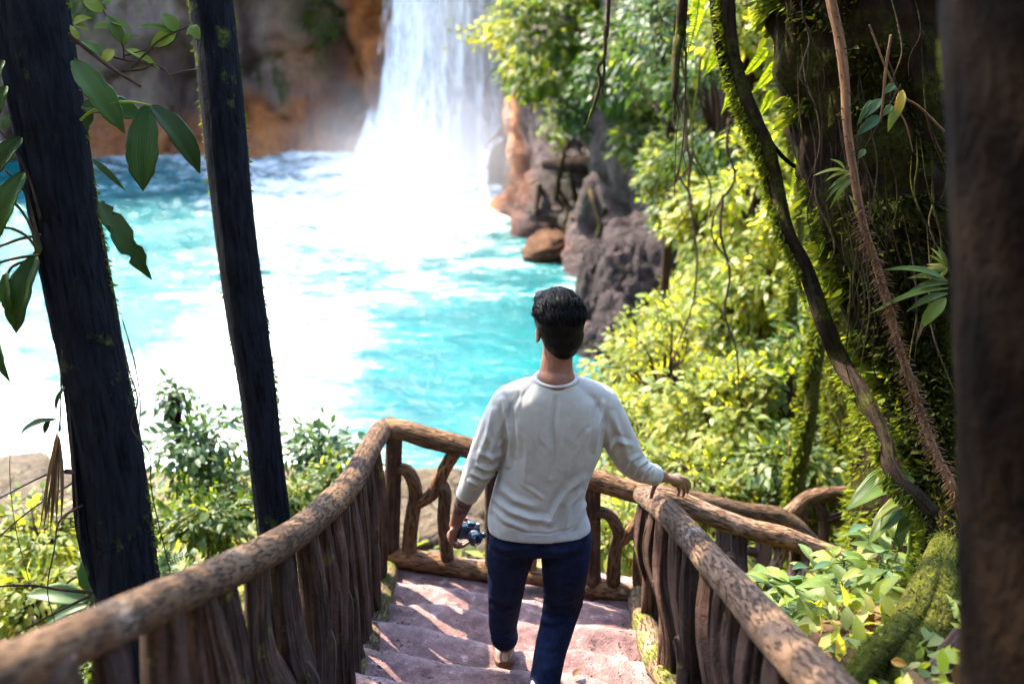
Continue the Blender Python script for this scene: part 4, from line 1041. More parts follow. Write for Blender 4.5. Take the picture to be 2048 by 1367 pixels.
# thorny root
th_ = thing('thorny_vine', P(1900, 965, 3.5), 'orange brown climbing stem bristling with short spines in front of the huge tree', 'vine')
mb, C, r = pxtube([(1648, -90, 3.6, 10), (1662, 0, 3.6, 10), (1680, 85, 3.6, 10), (1690, 171, 3.6, 9.5), (1693, 239, 3.6, 9), (1704, 325, 3.6, 8.5), (1726, 448, 3.6, 8), (1751, 525, 3.6, 8), (1775, 604, 3.6, 8), (1796, 689, 3.6, 8), (1820, 758, 3.6, 8.5), (1844, 833, 3.6, 8.5), (1872, 908, 3.55, 9), (1905, 975, 3.5, 9), (1930, 1050, 3.5, 9)], 14, 220, trunk_bump(31, .12, .1, 5)); mb.build('stem', M_ROOT, th_)
def spikes(n, lo, hi, ln, name, cat_mat, root, C, r):
    mb = MB()
    for q in range(n):
        k = int((lo + (hi - lo) * rng.random()) * (len(C) - 2)); T = unit(C[k + 1] - C[k]); D = sph(1)[0]; D = unit(D - T * (D @ T) + np.array([0, -.2, 0]))
        a = C[k] + D * r[k] * .9; L = ln * (.5 + .8 * rng.random())
        tube(mb, [a, a + D * L * .6 + T * L * .05, a + D * L - np.array([0, 0, L * .25])], [.0028, .0022, .0010], 5, 4)
    mb.build(name, cat_mat, root, kind='stuff')
spikes(640, .44, .98, .026, 'spines', M_ROOT, th_, C, r); spikes(80, .1, .46, .012, 'spines', M_TWIG, th_, C, r)

# near blurred trunk at the frame edge
near = thing('tree', (.98, 1.35, float(ground_h(.98, 1.35))), 'very close out of focus dark trunk with mossy edge filling one side', 'tree')
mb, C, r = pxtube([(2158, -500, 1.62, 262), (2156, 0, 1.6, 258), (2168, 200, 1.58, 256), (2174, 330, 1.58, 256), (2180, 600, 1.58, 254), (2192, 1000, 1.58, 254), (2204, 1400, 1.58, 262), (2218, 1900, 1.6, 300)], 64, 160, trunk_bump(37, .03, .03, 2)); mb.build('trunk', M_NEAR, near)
tufts(C, r, 6000, .011, 'moss', near, side=(-1, .55, 0), spread=.22, lo=.22, hi=.42)
tufts(C, r, 1500, .006, 'moss', near, side=(-1, .5, 0), spread=.25, lo=.4, hi=.95)
crown(near, [((1.6, -1.2, 9.6), 1.5), ((0, -2.6, 9.8), 1.6), ((-1.6, -1.4, 10.2), 1.5), ((2.8, .8, 9.8), 1.5), ((-3.2, .6, 10.4), 1.6), ((.6, .6, 10.6), 1.2)], 170, .24, M_LEAF_DARK)  # unseen canopy added over the camera to cut ambient light on trunks and rails

# background trunks on the bank
def bank_tree(pts, label, seed, mat=M_BARKB, moss=2500, side=(-1, -.3, 0)):
    root = thing('tree', down_to_ground(P(*pts[-1][:3]), 0), label, 'tree', 'mossy trunks on the bank')
    b = P(*pts[-1][:3]); 
    mb, C, r = pxtube(pts, 18, 90, trunk_bump(seed, .2, .12, 2)); mb.build('trunk', mat, root)
    tufts(C, r, moss, .06, 'moss', root, side=side, spread=.8)
    return root
bank_tree([(1660, 520, 6.8, 10), (1646, 640, 6.8, 12), (1626, 760, 6.8, 14), (1610, 880, 6.8, 15), (1594, 960, 6.8, 14), (1585, 1120, 6.8, 18)], 'thin mossy trunk rising behind the bent railing', 61)
bank_tree([(1665, 300, 7.4, 45), (1690, 560, 7.4, 50), (1705, 760, 7.4, 52), (1700, 900, 7.4, 52), (1692, 1010, 7.2, 58), (1685, 1180, 7.0, 70)], 'stout dark mossy trunk behind the bent railing, in deep shade', 62, M_BARKB, 4000)
bank_tree([(1770, 600, 6.4, 60), (1790, 800, 6.2, 80), (1800, 960, 6.0, 95), (1810, 1150, 5.8, 120)], 'broad shadowed trunk behind the leaning mossy tree', 63, M_BARKR, 1500)
bank_tree([(1575, 250, 8.5, 9), (1600, 400, 8.5, 10), (1590, 520, 8.5, 11), (1580, 640, 8.5, 12), (1560, 800, 8.5, 13), (1555, 980, 8.4, 14)], 'thin curved trunk half lost among the bright shrubs', 64, M_BARKB, 1500)

# hanging vines and roots
def hang(label, strands, seed, cat='vine', mat=M_VINE):
    root = thing('hanging_vine', P(*strands[0][0][:3]), label, cat, 'hanging vines')
    for k, pts in enumerate(strands):
        up = P(*pts[0][:3]) + np.array([0, 0, 4.0])
        mb = MB(); A = [P(u, v, d) for u, v, d, _ in pts]; rr = [q * d / F for _, _, d, q in pts]
        if pts[0][1] <= 5: A = [up, (up + A[0]) / 2 + np.array([.04, 0, 0])] + A; rr = [rr[0], rr[0]] + rr
        tube(mb, A, rr, 9, 16 * len(A), bump=trunk_bump(seed + k, .25, .2, 5)); mb.build('strand', mat, root)
    return root
hang('crooked dark forked root dangling before the vine covered cliff', [[(1218, 0, 5, 4.2), (1211, 51, 5, 4), (1209, 113, 5, 3.8), (1195, 137, 5, 4), (1201, 164, 5, 4), (1190, 205, 5, 3.6), (1180, 232, 5, 2.8), (1173, 255, 5, 1.5)], [(1208, 113, 5, 2.6), (1209, 140, 5, 2.6), (1206, 165, 5, 2.2), (1205, 187, 5, 1.5)]], 201)
hang('thick dark hanging root splitting into fine threads beside yellow fern', [[(1364, 0, 4.5, 9), (1354, 80, 4.5, 9), (1351, 150, 4.5, 8), (1349, 198, 4.5, 4)], [(1374, 0, 4.5, 2), (1372, 100, 4.5, 2), (1370, 205, 4.5, 1.6), (1364, 301, 4.5, 1.3), (1351, 362, 4.5, .9)], [(1364, 300, 4.5, 1), (1372, 335, 4.5, .9), (1381, 374, 4.5, .7)], [(1350, 195, 4.5, 2.4), (1357, 225, 4.5, 1.5), (1352, 280, 4.5, 1), (1349, 390, 4.5, .8)], [(1351, 195, 4.5, 2), (1345, 250, 4.5, 1.2)]], 221)
hang('thin brown twig hanging over the huge tree, lowest end near yellow leaves', [[(1782, 70, 3.7, 2.6), (1772, 130, 3.7, 3), (1766, 200, 3.7, 2.8), (1760, 245, 3.7, 2)], [(1738, 50, 3.7, 2), (1790, 175, 3.7, 2.4), (1840, 215, 3.7, 2.4), (1890, 265, 3.7, 2.4)], [(1788, 205, 3.7, 2), (1812, 250, 3.7, 1.8), (1826, 304, 3.7, 1.2)]], 241, mat=M_ROOT)

# ferns
def frond(mb, p0, p1, w, n=34, nrm=(0, -1, .2), sag=.12, ang=.9):
    p0, p1 = np.asarray(p0), np.asarray(p1); T = p1 - p0; L = np.linalg.norm(T); T = T / L
    nrm = np.asarray(nrm, float); nrm = unit(nrm - T * (nrm @ T)); X = np.cross(T, nrm)
    t = np.linspace(.06, .99, n); C = p0 + (p1 - p0) * t[:, None] + nrm * (sag * L * np.sin(np.pi * t))[:, None]
    ln = w * .5 * np.interp(t, [0, .15, .5, 1], [.6, 1, .9, .1])
    for sgn in (-1, 1):
        ax = X * sgn * ang + T * (1.2 - ang) + rng.normal(size=(n, 3)) * .06
        leaves(mb, C, ax, np.broadcast_to(nrm, (n, 3)) + rng.normal(size=(n, 3)) * .15, ln, leaf_tmpl(.16, .02, .1, 'lance'), .3 + .6 * rng.random(n))
    tube(mb, np.vstack([p0, C[::4], p1]), [.003] * (len(C[::4]) + 1) + [.001], 5, 20)
fern = thing('hanging_fern', P(1400, -20, 4.6), 'bright yellow green fern fronds hanging between the dark vines', 'fern')
for a, b, w_, d in [((1400, -40), (1372, 118), 34, 4.6), ((1442, 92), (1408, 152), 26, 4.7), ((1545, 10), (1490, 70), 24, 4.8), ((1535, 95), (1480, 160), 24, 4.8), ((1470, 150), (1442, 230), 22, 4.7), ((1545, 180), (1512, 240), 20, 4.7), ((1600, 250), (1575, 400), 24, 4.8), ((1610, 330), (1605, 430), 20, 4.8), ((1560, 120), (1500, 190), 26, 4.9)]:
    mb = MB(); frond(mb, P(a[0], a[1], d), P(b[0], b[1], d), w_ * d / F, nrm=(.2, -1, .3)); mb.build('frond', M_FERN, fern)
tuft = thing('fern_tuft', P(1700, 350, 3.75), 'small tuft of thin arching fern blades growing on the huge trunk', 'fern')
for k, (a, b) in enumerate([((1702, 345), (1625, 352)), ((1700, 345), (1650, 362)), ((1702, 350), (1655, 382)), ((1702, 352), (1650, 405)), ((1704, 352), (1658, 420)), ((1704, 360), (1668, 405)), ((1698, 390), (1712, 435)), ((1690, 340), (1660, 318)), ((1706, 344), (1672, 372))]):
    leafpx(tuft, a, b, 8, 3.74, M_LEAF_LIME, shape='lance', sag=.16, n=10, nrm=(0, -.5, .8), name='blade')
tuft2 = thing('fern_tuft', P(1890, 560, 3.7), 'spiky pale bromeliad tuft on the trunk edge above long lit leaves', 'fern')
for k in range(14):
    a = rng.random() * 2.4 + 2.0
    leafpx(tuft2, (1895, 535), (1895 + 52 * math.cos(a) * (.6 + .5 * rng.random()), 530 - 45 * math.sin(a) * (.6 + .6 * rng.random())), 8, 3.7, M_LEAF_LIME, shape='lance', sag=.12, n=8, name='blade')
epi = thing('climbing_plant', P(1790, 240, 3.65), 'few smooth oval leaves, one yellow, on a twig before the huge trunk', 'plant')
for a, b, w_, m in [((1790, 168), (1768, 188), 16, M_LEAF_BLUE), ((1762, 198), (1722, 240), 20, M_LEAF_BLUE), ((1760, 232), (1712, 272), 22, M_LEAF_BLUE), ((1784, 210), (1766, 232), 15, M_LEAF_BLUE), ((1806, 180), (1790, 245), 20, M_YLEAF), ((1792, 210), (1776, 264), 18, M_LEAF_LIME), ((1730, 298), (1716, 318), 13, M_LEAF_BLUE), ((1742, 200), (1715, 250), 12, M_LEAF_DARK)]:
    leafpx(epi, a, b, w_, 3.64, m, shape='ovate', sag=.08, n=10, nrm=(-.2, -.9, .4))
mb, *_ = pxtube([(1802, 168, 3.66, 1.5), (1785, 200, 3.65, 1.6), (1764, 235, 3.65, 1.5), (1730, 295, 3.66, 1.2)], 6, 30); mb.build('stem', M_VINE, epi)
strap = thing('climbing_plant', P(1900, 580, 3.6), 'long sunlit yellow green leaves pointing from the near trunk toward the spiny stem', 'plant')
for a, b, w_, m in [((1895, 560), (1762, 540), 17, M_BROAD), ((1896, 562), (1815, 556), 18, M_BROAD), ((1896, 566), (1812, 586), 18, M_BROAD), ((1898, 576), (1738, 628), 13, M_BROAD), ((1896, 586), (1810, 625), 17, M_BROAD), ((1892, 596), (1838, 660), 30, M_BROAD), ((1848, 640), (1830, 690), 6, M_DRY)]:
    leafpx(strap, a, b, w_, 3.6, m, shape='lance', sag=.12, n=14, nrm=(0, -.5, .85))

# ------------------------------------------------------------------ shrubs, bushes and ground plants
LEAF_ME = {}
def leaf_mesh(key, tmpl, mat):
    if key not in LEAF_ME:
        mb = MB(); V0, F0 = tmpl; mb.add(V0, F0); me = mb.mesh('leaf'); me.materials.append(mat); LEAF_ME[key] = me
    return LEAF_ME[key]
def leaf_obj(me, pos, ax, nrm, size, root):
    Y = unit(ax); Z = unit(nrm - Y * (nrm @ Y)); X = np.cross(Y, Z)
    M4 = Matrix(((X[0] * size, Y[0] * size, Z[0] * size, pos[0]), (X[1] * size, Y[1] * size, Z[1] * size, pos[1]), (X[2] * size, Y[2] * size, Z[2] * size, pos[2]), (0, 0, 0, 1)))
    o = bpy.data.objects.new('leaf', me); COL.objects.link(o)
    o.parent = root; o.matrix_parent_inverse = Matrix.Translation(-Vector(root.location)); o.matrix_basis = M4
    return o
def bush(u, v, d, ru, rv, n, size, mat, label, cat='shrub', group='shrubs on the sunlit bank', tmpl=T_OV, parts=30, clumps=38, name='shrub', stem=True, droop=.5, mstem=M_TWIG, key=None, shell=.5):
    n = int(n * (1.3 if d < 20 else 1))
    c = P(u, v, d); rx = ru * d / F; rz = rv * d / F; ry = (rx + rz) * .45
    g = float(ground_h(c[0], c[1]))
    base = np.array([c[0], c[1], min(g, c[2] - rz * .5)])
    root = thing(name, base, label, cat, group)
    K = sph(clumps) * (shell + (1 - shell) * rng.random((clumps, 1))) * np.array([rx, ry, rz]) + c
    cr = (.25 if d < 20 else .34) * min(rx, rz) + .06
    k = rng.integers(0, clumps, n)
    D = sph(n) * (rng.random((n, 1)) ** .5)
    pos = K[k] + D * cr * np.array([1.2, 1, .8])
    ax = unit(unit(pos - c) * .7 + D * .5 + sph(n) * .55 + np.array([0, 0, -droop]))
    nr = unit(np.array([0, -.15, 1.0]) + .6 * sph(n) + .25 * unit(pos - c))
    size = size * (.85 if d < 20 else 1)
    sz = size * (.45 + .65 * rng.random(n) ** 1.5 + .25 * rng.random(n)); rn = (rng.random(n) * .75 + .25 * rng.random(clumps)[k])
    front = np.argsort(((pos - c) @ np.array([0, 1, -.35])))[:max(parts * 3, 1)]
    sel = rng.permutation(front)[:parts]
    m = np.ones(n, bool); m[sel] = False
    other = m & (rng.random(n) < (.3 if d < 20 else 0)); m2 = m & ~other
    mb = MB(); leaves(mb, pos[m2], ax[m2], nr[m2], sz[m2], tmpl, rn[m2]); mb.build('foliage', mat, root, kind='stuff')
    if other.any():
        mb = MB(); leaves(mb, pos[other], ax[other], nr[other], sz[other] * rng.uniform(.5, 1.15, other.sum()), T_LA if tmpl is T_OV else T_OV, rn[other]); mb.build('foliage', ALT[mat.name], root, kind='stuff')
    if parts:
        me = leaf_mesh((id(tmpl), mat.name), tmpl, mat)
        for i in sel: leaf_obj(me, pos[i], ax[i], nr[i], sz[i] * 1.08, root)
    if stem:
        mb = MB(); w0 = max(.014, .06 * rx)
        if c[2] - base[2] > .05: tube(mb, [base - np.array([0, 0, .1]), (base + c) / 2 + rng.normal(size=3) * .06 * rx, c], [w0, w0 * .8, w0 * .5], 7, 14)
        for q in K: tube(mb, [c * .75 + base * .25 if c[2] > base[2] else c, (c + q) / 2 + rng.normal(size=3) * .1 * rx, q], [w0 * .5, w0 * .33, w0 * .15], 5, 8)
        mb.build('stem', mstem, root)
    return root
LM, LL, LD, LB = M_LEAF_MID, M_LEAF_LIME, M_LEAF_DARK, M_LEAF_BLUE
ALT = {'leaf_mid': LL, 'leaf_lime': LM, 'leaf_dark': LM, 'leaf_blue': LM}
# bank beyond the landing, right of the person
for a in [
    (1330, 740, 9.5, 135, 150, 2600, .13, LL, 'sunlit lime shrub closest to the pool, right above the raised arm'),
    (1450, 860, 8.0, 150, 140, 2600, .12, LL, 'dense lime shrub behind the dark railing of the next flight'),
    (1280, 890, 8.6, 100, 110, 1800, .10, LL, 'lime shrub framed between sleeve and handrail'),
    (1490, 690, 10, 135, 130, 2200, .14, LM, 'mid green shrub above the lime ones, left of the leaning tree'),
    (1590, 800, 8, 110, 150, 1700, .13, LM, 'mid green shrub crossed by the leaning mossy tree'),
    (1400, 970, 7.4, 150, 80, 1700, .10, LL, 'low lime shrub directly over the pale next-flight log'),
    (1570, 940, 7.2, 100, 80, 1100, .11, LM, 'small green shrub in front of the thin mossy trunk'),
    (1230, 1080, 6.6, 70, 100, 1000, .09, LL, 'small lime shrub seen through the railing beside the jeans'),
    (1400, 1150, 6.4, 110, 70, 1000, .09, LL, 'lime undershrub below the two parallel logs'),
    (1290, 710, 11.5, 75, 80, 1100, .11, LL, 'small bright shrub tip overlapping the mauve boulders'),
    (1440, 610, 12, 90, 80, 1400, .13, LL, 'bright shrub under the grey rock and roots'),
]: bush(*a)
for a in [
    (1355, 350, 14, 85, 130, 2100, .15, LM, 'pale green bush hanging beside the mauve cliff'),
    (1430, 450, 13, 115, 110, 1800, .17, LL, 'yellow green bush in the middle of the foliage wall'),
    (1370, 440, 16, 60, 55, 700, .17, LB, 'blue green spray of leaves over the lower cliff'),
    (1450, 200, 12, 130, 170, 2600, .16, LB, 'deep green leafy mass between the hanging root and leaning tree'),
    (1350, 80, 13, 150, 130, 2600, .16, LB, 'dark blue green foliage at the top, right of the crooked root'),
    (1510, 390, 10, 100, 140, 1800, .15, LL, 'bright yellow green bush touching the leaning tree'),
    (1545, 560, 9.5, 90, 110, 1300, .14, LL, 'glowing bush behind the lower leaning tree'),
    (1610, 480, 9, 85, 170, 1500, .13, LL, 'backlit leaves between leaning tree and huge trunk'),
    (1500, 40, 11, 110, 100, 1500, .15, LL, 'backlit yellow foliage at the top behind the leaning tree'),
    (1620, 700, 8.8, 80, 110, 1100, .13, LM, 'green bush squeezed between leaning tree and spiny stem'),
    (1580, 200, 11, 80, 150, 1200, .14, LL, 'lit leaves high between leaning tree and huge trunk'),
    (1490, 540, 11.5, 80, 80, 1300, .14, LM, 'mid green bush with a mossy bare branch in it'),
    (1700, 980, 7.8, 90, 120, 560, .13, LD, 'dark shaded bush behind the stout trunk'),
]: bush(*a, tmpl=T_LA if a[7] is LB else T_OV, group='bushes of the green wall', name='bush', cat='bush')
# lianas and bare stems threading the green wall
lr = random.Random(4)
spec = []
for k in range(8):
    u0 = lr.uniform(1270, 1640); d0 = lr.uniform(6.5, 9.5); v0 = lr.uniform(-30, 420); L0 = lr.uniform(200, 420)
    spec.append((u0, d0, v0, L0, [lr.uniform(-9, 9) * j for j in range(6)]))
for k, (u0, d0, v0, L0, dx) in enumerate(sorted(spec)):
    nm = ['first', 'second', 'third', 'fourth', 'fifth', 'sixth', 'seventh', 'eighth'][k]
    rt = thing('liana', P(u0, v0, d0), nm + ' thin bare liana from the left, hanging in the wall of sunlit leaves', 'vine', 'lianas in the green wall')
    mb, *_ = pxtube([(u0 + dx[j], v0 + L0 * j / 5, d0, 3.2 - .3 * j) for j in range(6)], 7, 40, trunk_bump(400 + k, .3, .2, 3)); mb.build('strand', [M_VINE, M_BARKB, M_TWIG][k % 3], rt)
# vines over the cliff
for a in [
    (1110, 80, 31, 120, 120, 2600, .26, LM, 'mass of green creeper hanging over the cliff next to the falls'),
    (1190, 190, 29, 75, 75, 1300, .22, LD, 'dark creeper lobe draped on the mauve cliff'),
    (1040, 60, 31.5, 62, 70, 900, .24, LL, 'yellow green creeper tip reaching over the waterfall'),
    (1250, 120, 26, 90, 130, 1700, .23, LD, 'shaded creeper between cliff and tree foliage'),
    (1275, 270, 25, 40, 60, 420, .22, LM, 'thin trailing creeper low on the cliff'),
    (1120, 250, 29, 32, 70, 400, .22, LM, 'narrow creeper strand above the dark cliff roots'),
    (650, 30, 41, 50, 70, 420, .28, LM, 'small green plants clinging to the cliff left of the falls'),
    (140, 10, 40, 60, 40, 300, .28, LM, 'green plants clinging to the far cliff above the palm leaves'),
]: bush(a[0], a[1], cliff_depth(a[0], a[1], a[2]) - .5, *a[3:], tmpl=T_DI, group='creepers on the cliff', name='creeper', cat='creeper', parts=0, stem=False, clumps=34)
spray = thing('creeper_branch', P(985, 75, 31), 'loose sprig of tiny leaves poking out in front of the waterfall', 'branch', 'creepers on the cliff')
mb = MB()
for a, b in (((1040, 70), (908, 62)), ((1030, 90), (915, 85)), ((1040, 40), (960, 15))): tube(mb, [P(*a, 31), (P(*a, 31) + P(*b, 30.6)) / 2 + np.array([0, 0, .15]), P(*b, 30.6)], [.03, .02, .01], 5, 10)
mb.build('twig', M_TWIG, spray)
mb = MB(); n = 90; t = rng.random(n)[:, None]; pos = P(1040, 70, 31) * (1 - t) + P(912, 70, 30.6) * t + rng.normal(size=(n, 3)) * np.array([.2, .3, .28])
leaves(mb, pos, sph(n), unit(np.array([0, -1, .6]) + .7 * sph(n)), .2, T_OV, .6 + .4 * rng.random(n)); mb.build('foliage', M_LEAF_LIME, spray, kind='stuff')
# dark roots clinging to the cliff
croots = thing('cliff_roots', P(1125, 300, 28), 'dark roots trailing down the mauve cliff face', 'roots')
for k, pts in enumerate([[(1135, 280), (1122, 330), (1118, 380), (1135, 420), (1128, 450)], [(1120, 330), (1112, 390), (1105, 460)], [(1140, 340), (1150, 400), (1146, 440)], [(1078, 370), (1072, 430)], [(1210, 420), (1190, 500), (1185, 560)], [(1180, 380), (1200, 450), (1215, 520)]]):
    mb, *_ = pxtube([(u, v, cliff_depth(u, v) - .12, 5.5 - .8 * i) for i, (u, v) in enumerate(pts)], 8, 30, trunk_bump(300 + k, .4, .2, 2)); mb.build('root', M_VINE, croots)
# slope below the stairs, left
for a in [
    (400, 900, 6.6, 110, 130, 1150, .095, LB, 'leafy bush rising between the two dark trunks', 'bush'),
    (420, 1040, 6.2, 130, 100, 1250, .09, LM, 'fuller lower bush between the trunks, just above the railing'),
    (640, 900, 7.0, 90, 70, 520, .095, LB, 'airy bush right of the slim trunk against the white water'),
    (670, 960, 6.6, 90, 70, 600, .09, LM, 'bush tucked against the bend of the log handrail'),
    (90, 1080, 6.4, 120, 90, 850, .095, LL, 'sunlit yellow green bush beside the withered frond'),
    (80, 1200, 6.0, 140, 90, 1000, .09, LL, 'lit bush low at the far edge above the handrail'),
    (360, 1220, 5.6, 90, 120, 560, .085, LM, 'green bush showing through the gap under the handrail'),
    (345, 790, 6.6, 45, 40, 150, .08, LB, 'small sprig on top of the bush between the trunks'),
    (230, 1330, 5.0, 110, 70, 800, .085, LM, 'shaded bush below the railing at the thick trunk base'),
    (590, 1010, 6.2, 70, 60, 520, .085, LM, 'small bush hidden where the slim trunk meets the handrail'),
]: bush(*a[:9], group='bushes on the slope below the stairs', name='bush', cat='bush', parts=60, shell=.25, clumps=34, mstem=M_TWIG)
# broad banana-like leaves in that slope
bl = thing('broadleaf_plant', down_to_ground(P(180, 1200, 5.4), 0), 'plant with large pale grey green leaves behind the thick trunk', 'plant')
for a, b, w_ in [((180, 1200), (50, 1190), 44), ((190, 1190), (178, 1090), 46), ((185, 1210), (230, 1120), 40), ((180, 1205), (90, 1250), 36)]: leafpx(bl, a, b, w_, 5.3, M_LEAF_BLUE, shape='ovate', sag=.14, n=12, nrm=(0, -.5, .8))
mb = MB(); q = P(182, 1205, 5.3); tube(mb, [down_to_ground(q, .05), q], [.02, .012], 8, 8); mb.build('stem', M_TWIG, bl)
fern2 = thing('fern', down_to_ground(P(345, 1120, 5.3), 0), 'dark green fern frond arching right of the thick trunk above the handrail', 'fern')
for a, b in (((315, 1135), (392, 1105)), ((320, 1140), (350, 1085)), ((318, 1145), (372, 1150))):
    mb = MB(); frond(mb, P(*a, 5.2), P(*b, 5.2), 34 * 5.2 / F, 16, (0, -.5, .8)); mb.build('frond', M_LEAF_DARK, fern2)
mb = MB(); q = P(317, 1140, 5.2); tube(mb, [down_to_ground(q, .05), q], [.014, .008], 6, 8); mb.build('stem', M_TWIG, fern2)
# bare twigs crossing low left
bt = thing('bare_twig', P(185, 1180, 3.85), 'thin bare dark twigs stretching from the thick trunk over the lit bush', 'branch')
for pts in ([(185, 1184, 3.9, 4), (120, 1178, 3.85, 3), (60, 1170, 3.8, 2.4), (-20, 1172, 3.8, 2)], [(180, 1190, 3.9, 3), (110, 1225, 3.8, 2), (40, 1262, 3.8, 1.6)], [(150, 945, 3.9, 5), (130, 942, 3.9, 5)], [(165, 1010, 3.9, 3), (120, 1040, 3.85, 2), (108, 1100, 3.8, 1.6), (95, 1180, 3.8, 1.2), (112, 1250, 3.8, .9)], [(135, 940, 3.9, 2), (90, 950, 3.8, 1.7), (20, 985, 3.8, 1.5), (-20, 1005, 3.8, 1.4)], [(145, 965, 3.9, 1.6), (60, 1020, 3.8, 1.5), (-10, 1080, 3.8, 1.4)], [(22, 860, 3.8, .8), (20, 960, 3.8, .9), (32, 1060, 3.8, .8), (58, 1160, 3.8, .7)]):
    mb, *_ = pxtube(pts, 7, 30, trunk_bump(int(pts[0][1]), .25, .2, 5)); mb.build('twig', M_TWIG, bt)

# leafy bank right of the stairs: every plant has its own broad leaves
rp = np.random.default_rng(21)
bed = [(1560, 1215, 3.95), (1610, 1165, 4.2), (1650, 1225, 3.75), (1590, 1275, 3.5), (1700, 1170, 4.0), (1730, 1230, 3.6), (1665, 1295, 3.35), (1620, 1330, 3.2), (1760, 1120, 4.1), (1690, 1110, 4.3), (1570, 1165, 4.25), (1640, 1130, 4.4), (1760, 1050, 4.3), (1800, 1080, 4.1), (1530, 1160, 4.3), (1700, 1215, 3.75), (1610, 1225, 3.7)]
side = ['nearest the pale handrail', 'beneath the pale next-flight log', 'in the middle of the lit bank', 'hugging the handrail bark', 'under the bent railing', 'left of the mossy root', 'low beside the handrail', 'lowest at the handrail', 'under the big hanging leaves', 'behind the pink flower bud', 'at the forked brace', 'behind the forked log brace', 'at the foot of the shaded trunk', 'just below the arched big leaves', 'under the dark parallel logs', 'central, with overlapping lime leaves', 'central, shaded by its neighbours']
for k, (u, v, d) in enumerate(bed):
    tip = P(u, v, d); g = float(ground_h(tip[0], tip[1]))
    base = np.array([tip[0], tip[1], min(g, tip[2] - .12)])
    root = thing('broadleaf_plant', base, 'low bright broad leaved plant ' + side[k], 'plant', 'broad leaved plants on the bank')
    h = max(.15, min(.45, tip[2] - base[2]))
    c = tip
    mb = MB(); tube(mb, [base - np.array([0, 0, .05]), (base + c) / 2 + rp.normal(size=3) * .02, c], [.008, .006, .004], 6, 8)
    nl = 16
    for q in range(nl):
        a = q * 2.4 + rp.random() * .6; el = rp.uniform(-.25, .55)
        L = rp.uniform(.06, .16); st = c - np.array([0, 0, rp.uniform(0, .12)])
        D = np.array([math.cos(a), math.sin(a), el]); p0 = st + D * rp.uniform(.03, .08); p1 = p0 + unit(D + np.array([0, 0, -.25])) * L
        tube(mb, [st, p0], [.003, .002], 5, 4)
        o = blade(p0, p1, L * rp.uniform(.42, .6), sag=.10, nrm=(rp.normal() * .25, rp.normal() * .25, 1), shape='ovate', n=9, cup=.12).build('leaf', (M_BROAD, M_BROAD, M_LEAF_MID, M_LEAF_LIME, M_LEAF_BLUE)[rp.integers(5)], root)
    mb.build('stem', M_LEAF_MID, root)
lg = thing('broadleaf_plant', down_to_ground(P(1790, 1040, 3.9), 0), 'tall plant with the largest arching leaves, at the huge tree base', 'plant', 'broad leaved plants on the bank')
for a, b, w_ in [((1815, 955), (1690, 1022), 60), ((1820, 950), (1740, 1000), 62), ((1830, 1000), (1745, 1042), 34), ((1810, 1010), (1735, 1090), 44), ((1790, 1030), (1800, 1100), 44), ((1830, 1030), (1862, 1105), 40), ((1800, 1000), (1760, 1060), 30), ((1850, 1020), (1790, 1075), 46), ((1860, 1050), (1830, 1140), 52)]:
    leafpx(lg, a, b, w_, 3.9, M_BROAD, 3.8, shape='ovate', sag=.16, n=14, nrm=(-.3, -.5, .8))
mb = MB(); q = P(1818, 955, 3.9); tube(mb, [down_to_ground(q, .05), (down_to_ground(q, 0) + q) / 2 + np.array([.05, 0, 0]), q], [.016, .012, .008], 7, 12)
for a in ((1830, 1000), (1790, 1030), (1860, 1050)): tube(mb, [P(1825, 1010, 3.9), P(*a, 3.9)], [.006, .004], 5, 5)
mb.build('stem', M_LEAF_MID, lg)
fl = thing('fallen_leaf', P(1798, 1325, 2.76), 'orange dead leaf lying on the mossy root', 'leaf'); leafpx(fl, (1782, 1322), (1815, 1330), 20, 2.74, M_OLEAF, shape='ovate', sag=.1, nrm=(0, -.6, .8), name='blade')
fl2 = thing('fallen_leaf', (PZ(1146, 1352, 4.235)), 'small brown dead leaf on the step by the leg', 'leaf')
q = PZ(1146, 1352, 4.245); blade(q, q + np.array([.035, .03, .012]), .03, nrm=(0, 0, 1), shape='ovate', n=7).build('blade', M_DRY, fl2)
fb = thing('flower_bud', P(1636, 1186, 4.0), 'small pink flower bud among the bright leaves', 'flower')
mb = MB(); q = P(1636, 1186, 4.0)
for k in range(5):
    a = k * 1.257; blade(q + np.array([0, 0, -.01]), q + np.array([.012 * math.cos(a), .012 * math.sin(a), .018]), .014, nrm=(math.cos(a), math.sin(a), .3), n=6, mb=mb, shape='ovate')
mb.build('petals', m_simple('pink_petal', (.45, .04, .16), .5, .3), fb)
mb = MB(); tube(mb, [q + np.array([0, 0, -.16]), q + np.array([.005, 0, -.01])], [.003, .004], 6, 5); mb.build('stem', M_LEAF_MID, fb)

# countless small leaves on the ground
mb = MB()
n = 52000
x = rng.uniform(-9, 9, n); y = rng.uniform(5.3, 19, n)
keep = ((x > 1.3) | ((x < -1.8) & (y < 11.5) & (rng.random(n) < .5)) | ((np.abs(x) < 1.8) & (y < 7.5) & (rng.random(n) < .35))); x, y = x[keep], y[keep]
z = ground_h(x, y); ok = z > .35; x, y, z = x[ok], y[ok], z[ok]; n = len(x)
ax = unit(sph(n) * np.array([1, 1, .4]) + np.array([0, 0, .15])); leaves(mb, np.stack([x, y, z + .02 + .22 * rng.random(n)], -1), ax, unit(np.array([0, 0, 1]) + .5 * sph(n)), .07 + .12 * rng.random(n), T_DI, rng.random(n))
gc = mb.build('ground_cover', M_LEAF_LIME, kind='stuff'); tag(gc, 'dense low leafy ground cover spreading over the banks', 'ground cover')
mb = MB(); n = 5000
x = rng.uniform(.72, 2.4, n); y = rng.uniform(1.2, 4.4, n); z = ground_h(x, y)
